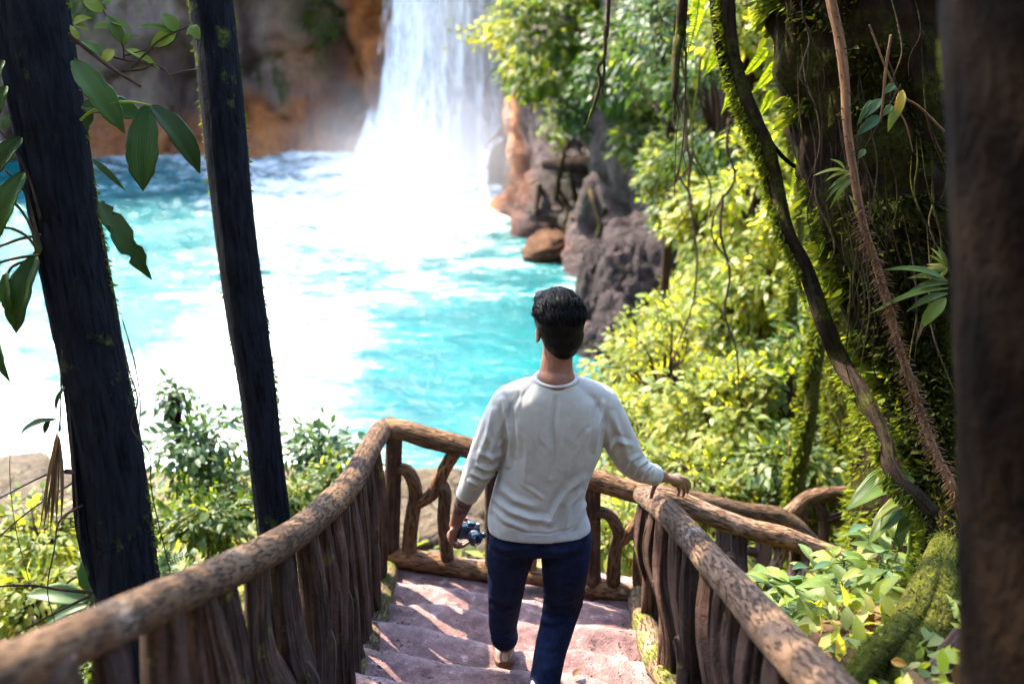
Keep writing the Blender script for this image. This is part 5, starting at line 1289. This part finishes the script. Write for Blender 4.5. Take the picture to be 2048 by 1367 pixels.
leaves(mb, np.stack([x, y, z + .01 + .03 * rng.random(n)], -1), unit(sph(n) * np.array([1, 1, .25])), unit(np.array([0, 0, 1]) + .35 * sph(n)), .035 + .06 * rng.random(n), T_OV, rng.random(n))
ll = mb.build('leaf_litter', M_DRY, kind='stuff'); tag(ll, 'brown leaf litter covering the soil of the bank', 'leaf litter')
mb = MB(); n = 2600
x = rng.uniform(.78, 2.3, n); y = rng.uniform(1.4, 4.6, n); z = ground_h(x, y)
leaves(mb, np.stack([x, y, z + .02 + .09 * rng.random(n)], -1), unit(sph(n) + np.array([0, 0, .3])), unit(np.array([0, 0, 1]) + .5 * sph(n)), .04 + .07 * rng.random(n), T_OV, rng.random(n))
sd_ = mb.build('seedlings', M_LEAF_LIME, kind='stuff'); tag(sd_, 'tiny seedlings carpeting the lit bank beside the handrail', 'ground cover')

# ------------------------------------------------------------------ the person walking down, seen from behind
def ellipsoid(mb, c, r, rot=None, n=18):
    th = np.linspace(np.pi, 0, n); ph = np.linspace(0, 2 * np.pi, n * 2, endpoint=False)
    TH, PH = np.meshgrid(th, ph, indexing='ij')
    D = np.stack([np.sin(TH) * np.cos(PH), np.sin(TH) * np.sin(PH), np.cos(TH)], -1) * np.asarray(r)
    if rot is not None: D = D @ np.asarray(rot).T
    grid(mb, D + np.asarray(c), closed=True)
def limb(mb, pts, seg=20, n=None, ell=(1, 1), ref=None):
    A = [PY(u, v, y) for u, v, y, _ in pts]; rr = [r for *_, r in pts]
    # rounded ends
    tube(mb, A, rr, seg, n or 10 * len(pts), ell, ref)
    ellipsoid(mb, A[0], (rr[0] * .98,) * 3, n=12); ellipsoid(mb, A[-1], (rr[-1] * .98,) * 3, n=12)
def loft(mb, rings, m=48, p=2.4):
    """rings: (center, rx, ry) horizontal super-ellipses"""
    A = catmull(np.array([[*c, rx, ry] for c, rx, ry in rings]), 9 * len(rings))
    th = np.linspace(0, 2 * np.pi, m, endpoint=False)
    cx = np.sign(np.cos(th)) * np.abs(np.cos(th)) ** (2 / p); sy = np.sign(np.sin(th)) * np.abs(np.sin(th)) ** (2 / p)
    V = np.stack([A[:, 0:1] + A[:, 3:4] * cx, A[:, 1:2] + A[:, 4:5] * sy, np.repeat(A[:, 2:3], m, 1)], -1)
    grid(mb, V, closed=True)
    n = len(A); base = mb.n
    k = np.arange(m); k2 = (k + 1) % m
    mb.add(np.vstack([V[0], A[0, :3]]), [np.stack([k, k2, np.full(m, m)], -1)])
    mb.add(np.vstack([V[-1], A[-1, :3]]), [np.stack([k2, k, np.full(m, m)], -1)])
def merged(mb, voxel, smooth=4, disp=None):
    """melt overlapping closed shapes into one continuous surface"""
    o = bpy.data.objects.new('tmp', mb.mesh('tmp')); COL.objects.link(o)
    m = o.modifiers.new('r', 'REMESH'); m.mode = 'VOXEL'; m.voxel_size = voxel; m.use_smooth_shade = True
    s = o.modifiers.new('s', 'SMOOTH'); s.iterations = smooth; s.factor = .5
    dg = bpy.context.evaluated_depsgraph_get(); ev = o.evaluated_get(dg)
    me = bpy.data.meshes.new_from_object(ev)
    bpy.data.objects.remove(o)
    me.materials.clear()
    n = len(me.vertices); co = np.empty(n * 3, np.float32); me.vertices.foreach_get('co', co)
    V = co.reshape(-1, 3).astype(float)
    no = np.empty(n * 3, np.float32); me.vertices.foreach_get('normal', no); N = no.reshape(-1, 3).astype(float)
    if disp is not None:
        V = V + N * disp(V, N)[:, None]
        me.vertices.foreach_set('co', V.astype(np.float32).ravel())
    me.polygons.foreach_set('use_smooth', np.full(len(me.polygons), True))
    me.update()
    return me, V
def folds(V, N, lines, shrink=1.0):
    """cloth folds: soft ridges along polylines given where they show on the side facing the camera"""
    u, v, d = proj(V); out = np.zeros(len(V))
    face = sstep(.1, -.35, N @ np.array([0, CP, -SP]))
    for pts, amp, wd in lines:
        pts = np.asarray(pts, float); best = np.full(len(V), 1e9); tt = np.zeros(len(V)); L = len(pts) - 1
        for i in range(L):
            a, b = pts[i], pts[i + 1]; e = b - a
            t = np.clip(((u - a[0]) * e[0] + (v - a[1]) * e[1]) / (e @ e), 0, 1)
            q = np.hypot(u - a[0] - t * e[0], v - a[1] - t * e[1])
            m = q < best; best = np.where(m, q, best); tt = np.where(m, (i + t) / L, tt)
        out += amp * (1.25 * np.exp(-(best / wd) ** 1.25) - .5 * np.exp(-((best - 2.0 * wd) / wd) ** 2)) * (np.sin(np.pi * (tt * .86 + .07)) ** .6) * face
    return out * shrink

man = thing('person', (.1, 3.45, 4.18), 'person in a pale grey long sleeved shirt and dark jeans, seen from behind', 'person')
HC = PY(1118, 650, 3.40)
fr_ = unit(np.array([-.22, .97, -.06])); rt_ = unit(np.cross(fr_, (0, 0, 1))); up_ = np.cross(rt_, fr_)
HR = np.stack([rt_, fr_, up_], 1)
def H(x, y, z): return HC + HR @ np.array([x, y, z])
mb = MB()
ellipsoid(mb, H(0, -.008, .012), (.074, .094, .098), HR); ellipsoid(mb, H(0, .028, -.055), (.056, .066, .070), HR); ellipsoid(mb, H(0, .062, -.092), (.03, .03, .026), HR)
ellipsoid(mb, H(0, .088, -.028), (.013, .020, .020), HR); ellipsoid(mb, H(0, .078, .002), (.009, .014, .026), HR)
for s in (-1, 1):
    ellipsoid(mb, H(s * .036, .068, -.030), (.024, .022, .020), HR); ellipsoid(mb, H(s * .03, .080, .022), (.026, .012, .009), HR)
    ellipsoid(mb, H(s * .079, -.004, -.026), (.009, .018, .031), HR); ellipsoid(mb, H(s * .079, .002, -.048), (.008, .011, .013), HR)
ellipsoid(mb, H(0, .088, -.062), (.022, .010, .006), HR); ellipsoid(mb, H(0, .086, -.074), (.019, .010, .007), HR)
limb(mb, [(1112, 790, 3.38, .062), (1112, 760, 3.375, .072), (1113, 738, 3.38, .061), (1115, 710, 3.385, .056), (1118, 670, 3.40, .057)])
# torso and legs under the clothes
loft(mb, [(PY(1110, 775, 3.38), .09, .07), (PY(1110, 800, 3.39), .15, .09), (PY(1108, 890, 3.39), .15, .095), (PY(1080, 985, 3.38), .14, .09), (PY(1080, 1060, 3.39), .155, .1)])
limb(mb, [(1132, 1070, 3.39, .075), (1129, 1130, 3.40, .070), (1124, 1205, 3.445, .050), (1112, 1250, 3.42, .044), (1101, 1300, 3.37, .040), (1087, 1375, 3.30, .034), (1084, 1398, 3.30, .034)])
limb(mb, [(1030, 1070, 3.39, .075), (1020, 1130, 3.43, .068), (1011, 1195, 3.50, .048), (1007, 1250, 3.56, .040), (1010, 1290, 3.61, .034)])
limb(mb, [(1018, 800, 3.40, .048), (990, 870, 3.39, .045), (966, 925, 3.39, .042), (945, 965, 3.41, .039), (926, 1008, 3.44, .035), (915, 1036, 3.46, .027), (911, 1050, 3.465, .026)])
limb(mb, [(1200, 800, 3.40, .048), (1230, 865, 3.41, .045), (1256, 920, 3.44, .042), (1284, 938, 3.53, .037), (1308, 947, 3.61, .030), (1326, 953, 3.67, .025)])
# hand around the camera: palm, four curled fingers, thumb
limb(mb, [(912, 1046, 3.465, .026), (909, 1060, 3.468, .029), (906, 1070, 3.470, .026)], ell=(.62, 1.15), ref=(1, 0, 0))
for pts in ([(906, 1068, 3.500, .0105), (912, 1084, 3.528, .0098), (927, 1086, 3.542, .0090), (940, 1077, 3.538, .0076)], [(903, 1068, 3.478, .0108), (906, 1086, 3.492, .0100), (922, 1092, 3.506, .0092), (937, 1084, 3.510, .0078)], [(902, 1066, 3.455, .0104), (902, 1084, 3.458, .0096), (916, 1093, 3.470, .0088), (930, 1089, 3.474, .0075)], [(903, 1060, 3.435, .0095), (901, 1077, 3.428, .0086), (911, 1089, 3.434, .0078), (923, 1089, 3.438, .0068)], [(913, 1042, 3.490, .0125), (926, 1036, 3.505, .0110), (941, 1041, 3.500, .0098), (950, 1048, 3.492, .0085)]): limb(mb, pts, 12, 24)
# hand reaching for the handrail
limb(mb, [(1324, 953, 3.665, .025), (1338, 956, 3.705, .031), (1352, 960, 3.745, .030)], ell=(1.1, .62), ref=(.5, -.6, 0))
for pts in ([(1345, 963, 3.735, .0105), (1355, 970, 3.765, .0098), (1358, 981, 3.775, .0088), (1356, 990, 3.772, .0074)], [(1351, 962, 3.750, .0108), (1364, 969, 3.782, .0100), (1368, 981, 3.792, .0090), (1366, 991, 3.790, .0076)], [(1356, 959, 3.762, .0104), (1370, 964, 3.795, .0096), (1376, 975, 3.806, .0087), (1375, 984, 3.804, .0073)], [(1359, 955, 3.770, .0094), (1372, 958, 3.802, .0086), (1379, 967, 3.814, .0077), (1380, 975, 3.812, .0066)], [(1322, 957, 3.672, .0125), (1311, 968, 3.690, .0115), (1305, 982, 3.698, .0102), (1302, 994, 3.700, .0085)]): limb(mb, pts, 12, 24)
me, V = merged(mb, .0046, 3)
body = link('body', me, M_SKIN, man)
u_, v_, d_ = proj(V); vattr(body, 'tattoo', sstep(985, 992, v_) * sstep(1036, 1024, v_) * sstep(980, 960, u_))
for s in (-1, 1):
    mb = MB(); ellipsoid(mb, H(s * .031, .0805, .006), (.0125, .0095, .0085), HR, 10); mb.build('eye', M_EYE, body)

# shirt
mb = MB()
loft(mb, [(PY(1111, 761, 3.375), .080, .066), (PY(1110, 772, 3.38), .110, .080), (PY(1110, 795, 3.385), .165, .098), (PY(1110, 840, 3.388), .196, .116), (PY(1106, 896, 3.388), .186, .119), (PY(1090, 945, 3.386), .178, .113), (PY(1078, 985, 3.383), .178, .112), (PY(1075, 1018, 3.382), .188, .119), (PY(1078, 1046, 3.384), .198, .128), (PY(1079, 1052, 3.384), .198, .128)])
for s in ([(1096, 770, 3.38, .046), (1050, 784, 3.385, .052), (1018, 800, 3.392, .060)], [(1126, 770, 3.38, .046), (1172, 784, 3.385, .052), (1200, 800, 3.392, .060)]): limb(mb, s, 24, 30)
limb(mb, [(1017, 803, 3.395, .064), (995, 850, 3.39, .066), (978, 893, 3.385, .066), (963, 930, 3.39, .060), (948, 960, 3.41, .051), (937, 984, 3.43, .044)], 28, 60)
limb(mb, [(1202, 803, 3.395, .064), (1222, 846, 3.40, .065), (1243, 890, 3.42, .062), (1262, 922, 3.46, .057), (1286, 941, 3.53, .049), (1304, 948, 3.59, .043)], 28, 60)
FL = [([(1005, 800), (1018, 840), (1022, 890), (1016, 930)], .0075, 5), ([(1030, 800), (1036, 850), (1034, 910)], .003, 6), ([(1206, 805), (1196, 850), (1190, 900)], .0075, 5), ([(1183, 810), (1180, 850), (1176, 890)], .003, 6),
      ([(1113, 795), (1106, 850), (1110, 900), (1103, 950)], -.004, 5), ([(1130, 1052), (1135, 1010), (1160, 985)], .007, 7), ([(1098, 1046), (1115, 1010), (1140, 975), (1168, 955)], .007, 6), ([(1150, 1050), (1160, 1020), (1174, 1000)], .006, 6), ([(990, 1000), (1020, 1022), (1060, 1036), (1100, 1040)], .005, 6), ([(985, 1015), (1010, 1040), (1050, 1056)], .005, 5), ([(1000, 975), (1030, 1000), (1070, 1012)], .004, 6), ([(1050, 960), (1055, 900), (1040, 850)], .003, 8),
      ([(984, 1034), (1010, 1052), (1050, 1064), (1097, 1067), (1140, 1058), (1182, 1026)], -.0016, 1.6),
      ([(955, 930), (975, 938), (995, 930)], .006, 4), ([(946, 945), (965, 955), (988, 948)], .006, 4), ([(940, 960), (956, 968), (972, 964)], .005, 3.5), ([(960, 905), (985, 915), (1008, 905)], .005, 5), ([(975, 870), (985, 890), (980, 930)], .004, 5), ([(985, 820), (975, 870), (955, 920)], .004, 5),
      ([(1245, 940), (1258, 918), (1275, 912)], .006, 4), ([(1262, 950), (1272, 930), (1290, 922)], .006, 4), ([(1278, 955), (1287, 940), (1300, 932)], .005, 3.5), ([(1215, 900), (1235, 880), (1262, 890)], .005, 5), ([(1225, 830), (1240, 870), (1255, 910)], .004, 5), ([(1210, 850), (1222, 890), (1240, 930)], .004, 5), ([(1293, 957), (1298, 945), (1306, 938)], .004, 3)]
r5 = random.Random(9)
for q in range(18):                                            # small random creases
    u0, v0 = r5.uniform(985, 1185), r5.uniform(800, 1050); a0 = r5.uniform(-.5, .5) + (1.3 if v0 < 930 else .35) * r5.choice((-1, 1)); L0 = r5.uniform(20, 55)
    FL.append(([(u0, v0), (u0 + L0 * .5 * math.cos(a0) + r5.uniform(-4, 4), v0 + L0 * .5 * math.sin(a0)), (u0 + L0 * math.cos(a0), v0 + L0 * math.sin(a0))], r5.uniform(-.0018, .0026), r5.uniform(2.6, 4.5)))
def shirt_disp(V, N): return folds(V, N, FL, 1.7) + .004 * fbm(V * np.array([9, 9, 5]), 3, 41) + .0016 * fbm(V * 28, 2, 42)
me, V = merged(mb, .0045, 5, shirt_disp)
shirt = link('shirt', me, M_SHIRT, man)
mb = MB(); c = PY(1112, 757, 3.375); th = np.linspace(0, 2 * np.pi, 40)
ring = np.stack([c[0] + .076 * np.cos(th), c[1] + .066 * np.sin(th), c[2] + .004 + .012 * np.sin(th) * -1 * -1 * .6 + 0 * th], -1)
tube(mb, ring, .0095, 10, 90, (.75, 1.0), cap=False); mb.build('collar', M_RIB, shirt)
mb = MB()
for pts, r0 in (([(938, 982), (934, 990)], .0445), ([(1302, 947), (1308, 950)], .0435)):
    a, b = (PY(*pts[0], 3.428), PY(*pts[1], 3.436)) if pts[0][0] < 1000 else (PY(*pts[0], 3.585), PY(*pts[1], 3.603))
    m1 = MB(); tube(m1, [a, (a + b) / 2, b], [r0, r0 * 1.01, r0 * .99], 28, 8); m1.build('cuff', M_RIB, shirt)

# jeans
mb = MB()
loft(mb, [(PY(1080, 1032, 3.385), .180, .108), (PY(1080, 1055, 3.385), .190, .118), (PY(1080, 1072, 3.39), .196, .122), (PY(1081, 1086, 3.392), .188, .115)])
limb(mb, [(1134, 1078, 3.392, .098), (1131, 1130, 3.40, .094), (1126, 1200, 3.45, .080), (1114, 1250, 3.42, .070), (1101, 1300, 3.37, .066), (1088, 1365, 3.31, .062), (1084, 1392, 3.30, .064)], 28, 70)
limb(mb, [(1028, 1078, 3.392, .097), (1018, 1130, 3.43, .085), (1010, 1195, 3.50, .071), (1006, 1245, 3.56, .061), (1008, 1266, 3.58, .058), (1009, 1274, 3.585, .060)], 28, 70)
JL = [([(985, 1090), (1010, 1100), (1050, 1096)], .006, 6), ([(990, 1110), (1020, 1122), (1056, 1112)], .005, 6), ([(1090, 1100), (1120, 1105), (1165, 1095)], .006, 6), ([(1095, 1130), (1120, 1140), (1160, 1120)], .004, 7), ([(1085, 1190), (1110, 1205), (1150, 1200)], .006, 6), ([(1090, 1215), (1115, 1222), (1148, 1215)], .006, 6), ([(1080, 1238), (1100, 1246), (1138, 1236)], .005, 5), ([(980, 1195), (1005, 1204), (1035, 1196)], .005, 5), ([(980, 1215), (1005, 1222), (1036, 1214)], .005, 5), ([(985, 1262), (1005, 1268), (1032, 1260)], .006, 3.5), ([(985, 1275), (1008, 1281), (1034, 1273)], .006, 3.5), ([(1064, 1095), (1055, 1140), (1045, 1180)], -.004, 4), ([(1075, 1330), (1095, 1338), (1120, 1328)], .005, 5), ([(1078, 1290), (1100, 1296), (1128, 1288)], .004, 5)]
def jean_disp(V, N): return folds(V, N, JL, .85) + .004 * fbm(V * np.array([10, 10, 8]), 3, 51) + .0015 * fbm(V * 34, 2, 52)
me, V = merged(mb, .0062, 5, jean_disp)
jeans = link('jeans', me, M_DENIM, man)
for (u, v) in ((1035, 1068), (1130, 1068)):                    # back pockets, just under the hem
    mb = MB(); a = PY(u, v + 6, 3.285); n1, m1 = 8, 8
    V = np.zeros((n1, m1, 3))
    for i in range(n1):
        for j in range(m1):
            s, t = j / (m1 - 1) - .5, i / (n1 - 1)
            V[i, j] = a + np.array([s * .13 * (1 - .25 * max(0, t - .7) * 3 * abs(s) * 2), .03 * (abs(s) * 2) ** 2, .03 - t * .10])
    grid(mb, V); o = mb.build('pocket', M_DENIM, jeans); sd2 = o.modifiers.new('thick', 'SOLIDIFY'); sd2.thickness = .003
# belt loop tag glimpsed at the hip
# shoes
def shoe(heel, d, roll=0.):
    d = unit(d); side = unit(np.cross(d, (0, 0, 1))); up = np.cross(side, d)
    ts = np.linspace(0, 1, 26); L = .275
    half = np.interp(ts, [0, .06, .2, .45, .72, .92, 1], [.024, .038, .042, .040, .050, .036, .012]); hgt = np.interp(ts, [0, .05, .22, .38, .6, .85, 1], [.090, .118, .120, .098, .065, .045, .03])
    spr = np.interp(ts, [0, .7, 1], [0, 0, .018])
    def body_(z0, z1f, grow, prof):
        V = []
        for t, h, g, s in zip(ts, half, hgt, spr):
            ring = []
            for (a, b) in prof(g): ring.append(heel + d * (t * L) + side * (a * (h + grow)) + up * (b + s + z0))
            V.append(ring)
        return np.array(V)
    ang = np.linspace(0, 2 * np.pi, 22, endpoint=False)
    def prof_u(g): return [(np.sign(math.cos(a)) * abs(math.cos(a)) ** .7 * (1 - .28 * max(0, math.sin(a))), .026 + (g - .026) * .5 * (1 + math.sin(a))) for a in ang]
    def prof_s(g): return [(np.sign(math.cos(a)) * abs(math.cos(a)) ** .35, .014 + .014 * np.sign(math.sin(a)) * abs(math.sin(a)) ** .35) for a in ang]
    root = None
    mbu = MB(); V = body_(0, 1, 0, prof_u); grid(mbu, V, closed=True)
    for e, i in ((0, 0), (1, -1)): mbu.add(np.vstack([V[i], V[i].mean(0)]), [np.stack([np.arange(22), (np.arange(22) + 1) % 22, np.full(22, 22)], -1)])
    mbs = MB(); V = body_(0, 1, .004, prof_s); grid(mbs, V, closed=True)
    for e, i in ((0, 0), (1, -1)): mbs.add(np.vstack([V[i], V[i].mean(0)]), [np.stack([np.arange(22), (np.arange(22) + 1) % 22, np.full(22, 22)], -1)])
    o = mbu.build('shoe', M_SHOE, man)
    mbs.build('sole', M_SOLE, o)
    mbt = MB(); q = heel + d * (L * .17) + up * .120
    th = np.linspace(0, 2 * np.pi, 30)
    tube(mbt, q + np.outer(np.cos(th), side * .036) + np.outer(np.sin(th), d * .046) + np.outer(np.sin(th) * -.004, up), .009, 8, 60, cap=False); mbt.build('collar', M_RUBW, o)
    mbt = MB(); tube(mbt, [heel + up * .035 - d * .002, heel + up * .08 - d * .004, heel + up * .118 + d * .004], [.012, .011, .008], 8, 12, (1, .35), ref=side); mbt.build('heel_tab', M_RUBW, o)
    return o
shoe(PY(1010, 1334, 3.600), (-.04, 1, -.16))
shoe(np.array([PY(1082, 1400, 3.25)[0], 3.235, 4.232]), (.10, 1, 0))

# hair: a solid cap plus loose locks on top
mb = MB()
ellipsoid(mb, H(0, -.012, .024), (.090, .106, .096), HR); ellipsoid(mb, H(.0, .012, .066), (.083, .092, .050), HR); ellipsoid(mb, H(.004, -.034, -.028), (.077, .076, .076), HR); ellipsoid(mb, H(.006, -.044, -.076), (.050, .042, .040), HR); ellipsoid(mb, H(-.03, .05, .088), (.05, .05, .034), HR)
HCUT = H(0, 0, 0)
def hair_disp(V, N):
    q = (V - HC) @ HR
    return .006 * fbm(V * np.array([26, 26, 60]), 3, 61) * sstep(-.02, .05, q[:, 2]) + .0015 * fbm(V * 120, 2, 62) - .03 * sstep(.045, .09, q[:, 1]) * sstep(.055, .0, q[:, 2])
me, V = merged(mb, .0045, 4, hair_disp)
hair = link('hair', me, M_HAIR, man)
mb = MB()
def hp(phi, psi, lift):                                        # point on the cap: phi across the head, psi from brow over the crown to the back
    e = np.array([.092 * math.sin(phi), .110 * math.cos(phi) * math.cos(psi), .108 * math.cos(phi) * math.sin(psi)])
    e = e * (1 + lift / .1)
    return H(e[0], e[1] - .012 + .006 * math.sin(psi), e[2] + .022)
for k in range(3200):
    phi = rng.uniform(-1.25, 1.25); psi = rng.uniform(.35, 2.55); L = rng.uniform(.35, .75); wv = rng.normal() * .16; lf = rng.uniform(.002, .017) * (1 if psi < 2 else .4)
    pts = [hp(phi + wv * t * 1.2 * (1 - .3 * t), psi + L * t, -.004 + lf * math.sin(math.pi * min(1, t * .75 + .1))) for t in (0, .33, .66, 1)]
    tube(mb, pts, [.0013, .0017, .0013, .0004], 3, 7)
mb.build('locks', M_HAIR, hair, kind='stuff')

# small camera in the hanging hand
cc = PY(938, 1062, 3.478)
cr_ = thing('handheld_camera', cc, 'small dark blue camera gripped in the lowered hand', 'camera')
ax1 = unit(np.array([.85, .25, -.28])); ax2 = unit(np.cross((0, 0, 1), ax1)); ax3 = np.cross(ax1, ax2)
CR = np.stack([ax1, ax2, ax3], 1)
def CL_(x, y, z): return cc + CR @ np.array([x, y, z])
def rbox(mb, c, h, p=5, n=14):
    th = np.linspace(np.pi, 0, n); ph = np.linspace(0, 2 * np.pi, n * 2, endpoint=False)
    TH, PH = np.meshgrid(th, ph, indexing='ij')
    D = np.stack([np.sin(TH) * np.cos(PH), np.sin(TH) * np.sin(PH), np.cos(TH)], -1)
    D = D / (np.abs(D) ** p).sum(-1, keepdims=True) ** (1 / p)
    grid(mb, (D * np.asarray(h)) @ CR.T + CL_(*c), closed=True)
mb = MB(); rbox(mb, (-.004, 0, 0), (.046, .020, .030)); rbox(mb, (-.002, 0, .034), (.016, .015, .010)); rbox(mb, (-.036, -.006, 0), (.012, .022, .030)); cb = mb.build('body', M_CAMB, cr_)
mb = MB(); tube(mb, [CL_(.012, -.018, -.002), CL_(.012, -.040, -.002), CL_(.013, -.062, -.003)], [.025, .024, .027], 24, 14); le = mb.build('lens', M_CAMB, cr_)
mb = MB(); tube(mb, [CL_(.0125, -.0605, -.003), CL_(.013, -.0665, -.003)], [.021, .020], 24, 4); mb.build('glass', M_GLASS, le)
mb = MB(); tube(mb, [CL_(.012, -.030, -.002), CL_(.012, -.036, -.002)], [.0262, .0262], 24, 4); mb.build('focus_ring', M_CAMM, le)
mb = MB(); tube(mb, [CL_(.030, 0, .028), CL_(.030, 0, .040)], [.010, .0095], 16, 5); mb.build('dial', M_CAMM, cr_)
mb = MB(); tube(mb, [CL_(.040, 0, -.004), CL_(.056, 0, -.006), CL_(.062, -.002, -.006), CL_(.070, -.002, -.007)], [.010, .008, .013, .012], 14, 16); mb.build('side_knob', M_CAMB, cr_)
mb = MB(); tube(mb, [CL_(.026, -.002, -.026), CL_(.034, -.004, -.044), CL_(.036, -.004, -.052)], [.010, .008, .012], 12, 12); mb.build('foot', M_CAMB, cr_)
mb = MB(); tube(mb, [CL_(-.046, 0, .02), CL_(-.062, .0, .0), CL_(-.058, .0, -.03), CL_(-.04, 0, -.05), CL_(-.045, 0, -.02)], .003, 6, 30, (1, .4)); mb.build('strap', M_CAMB, cr_)
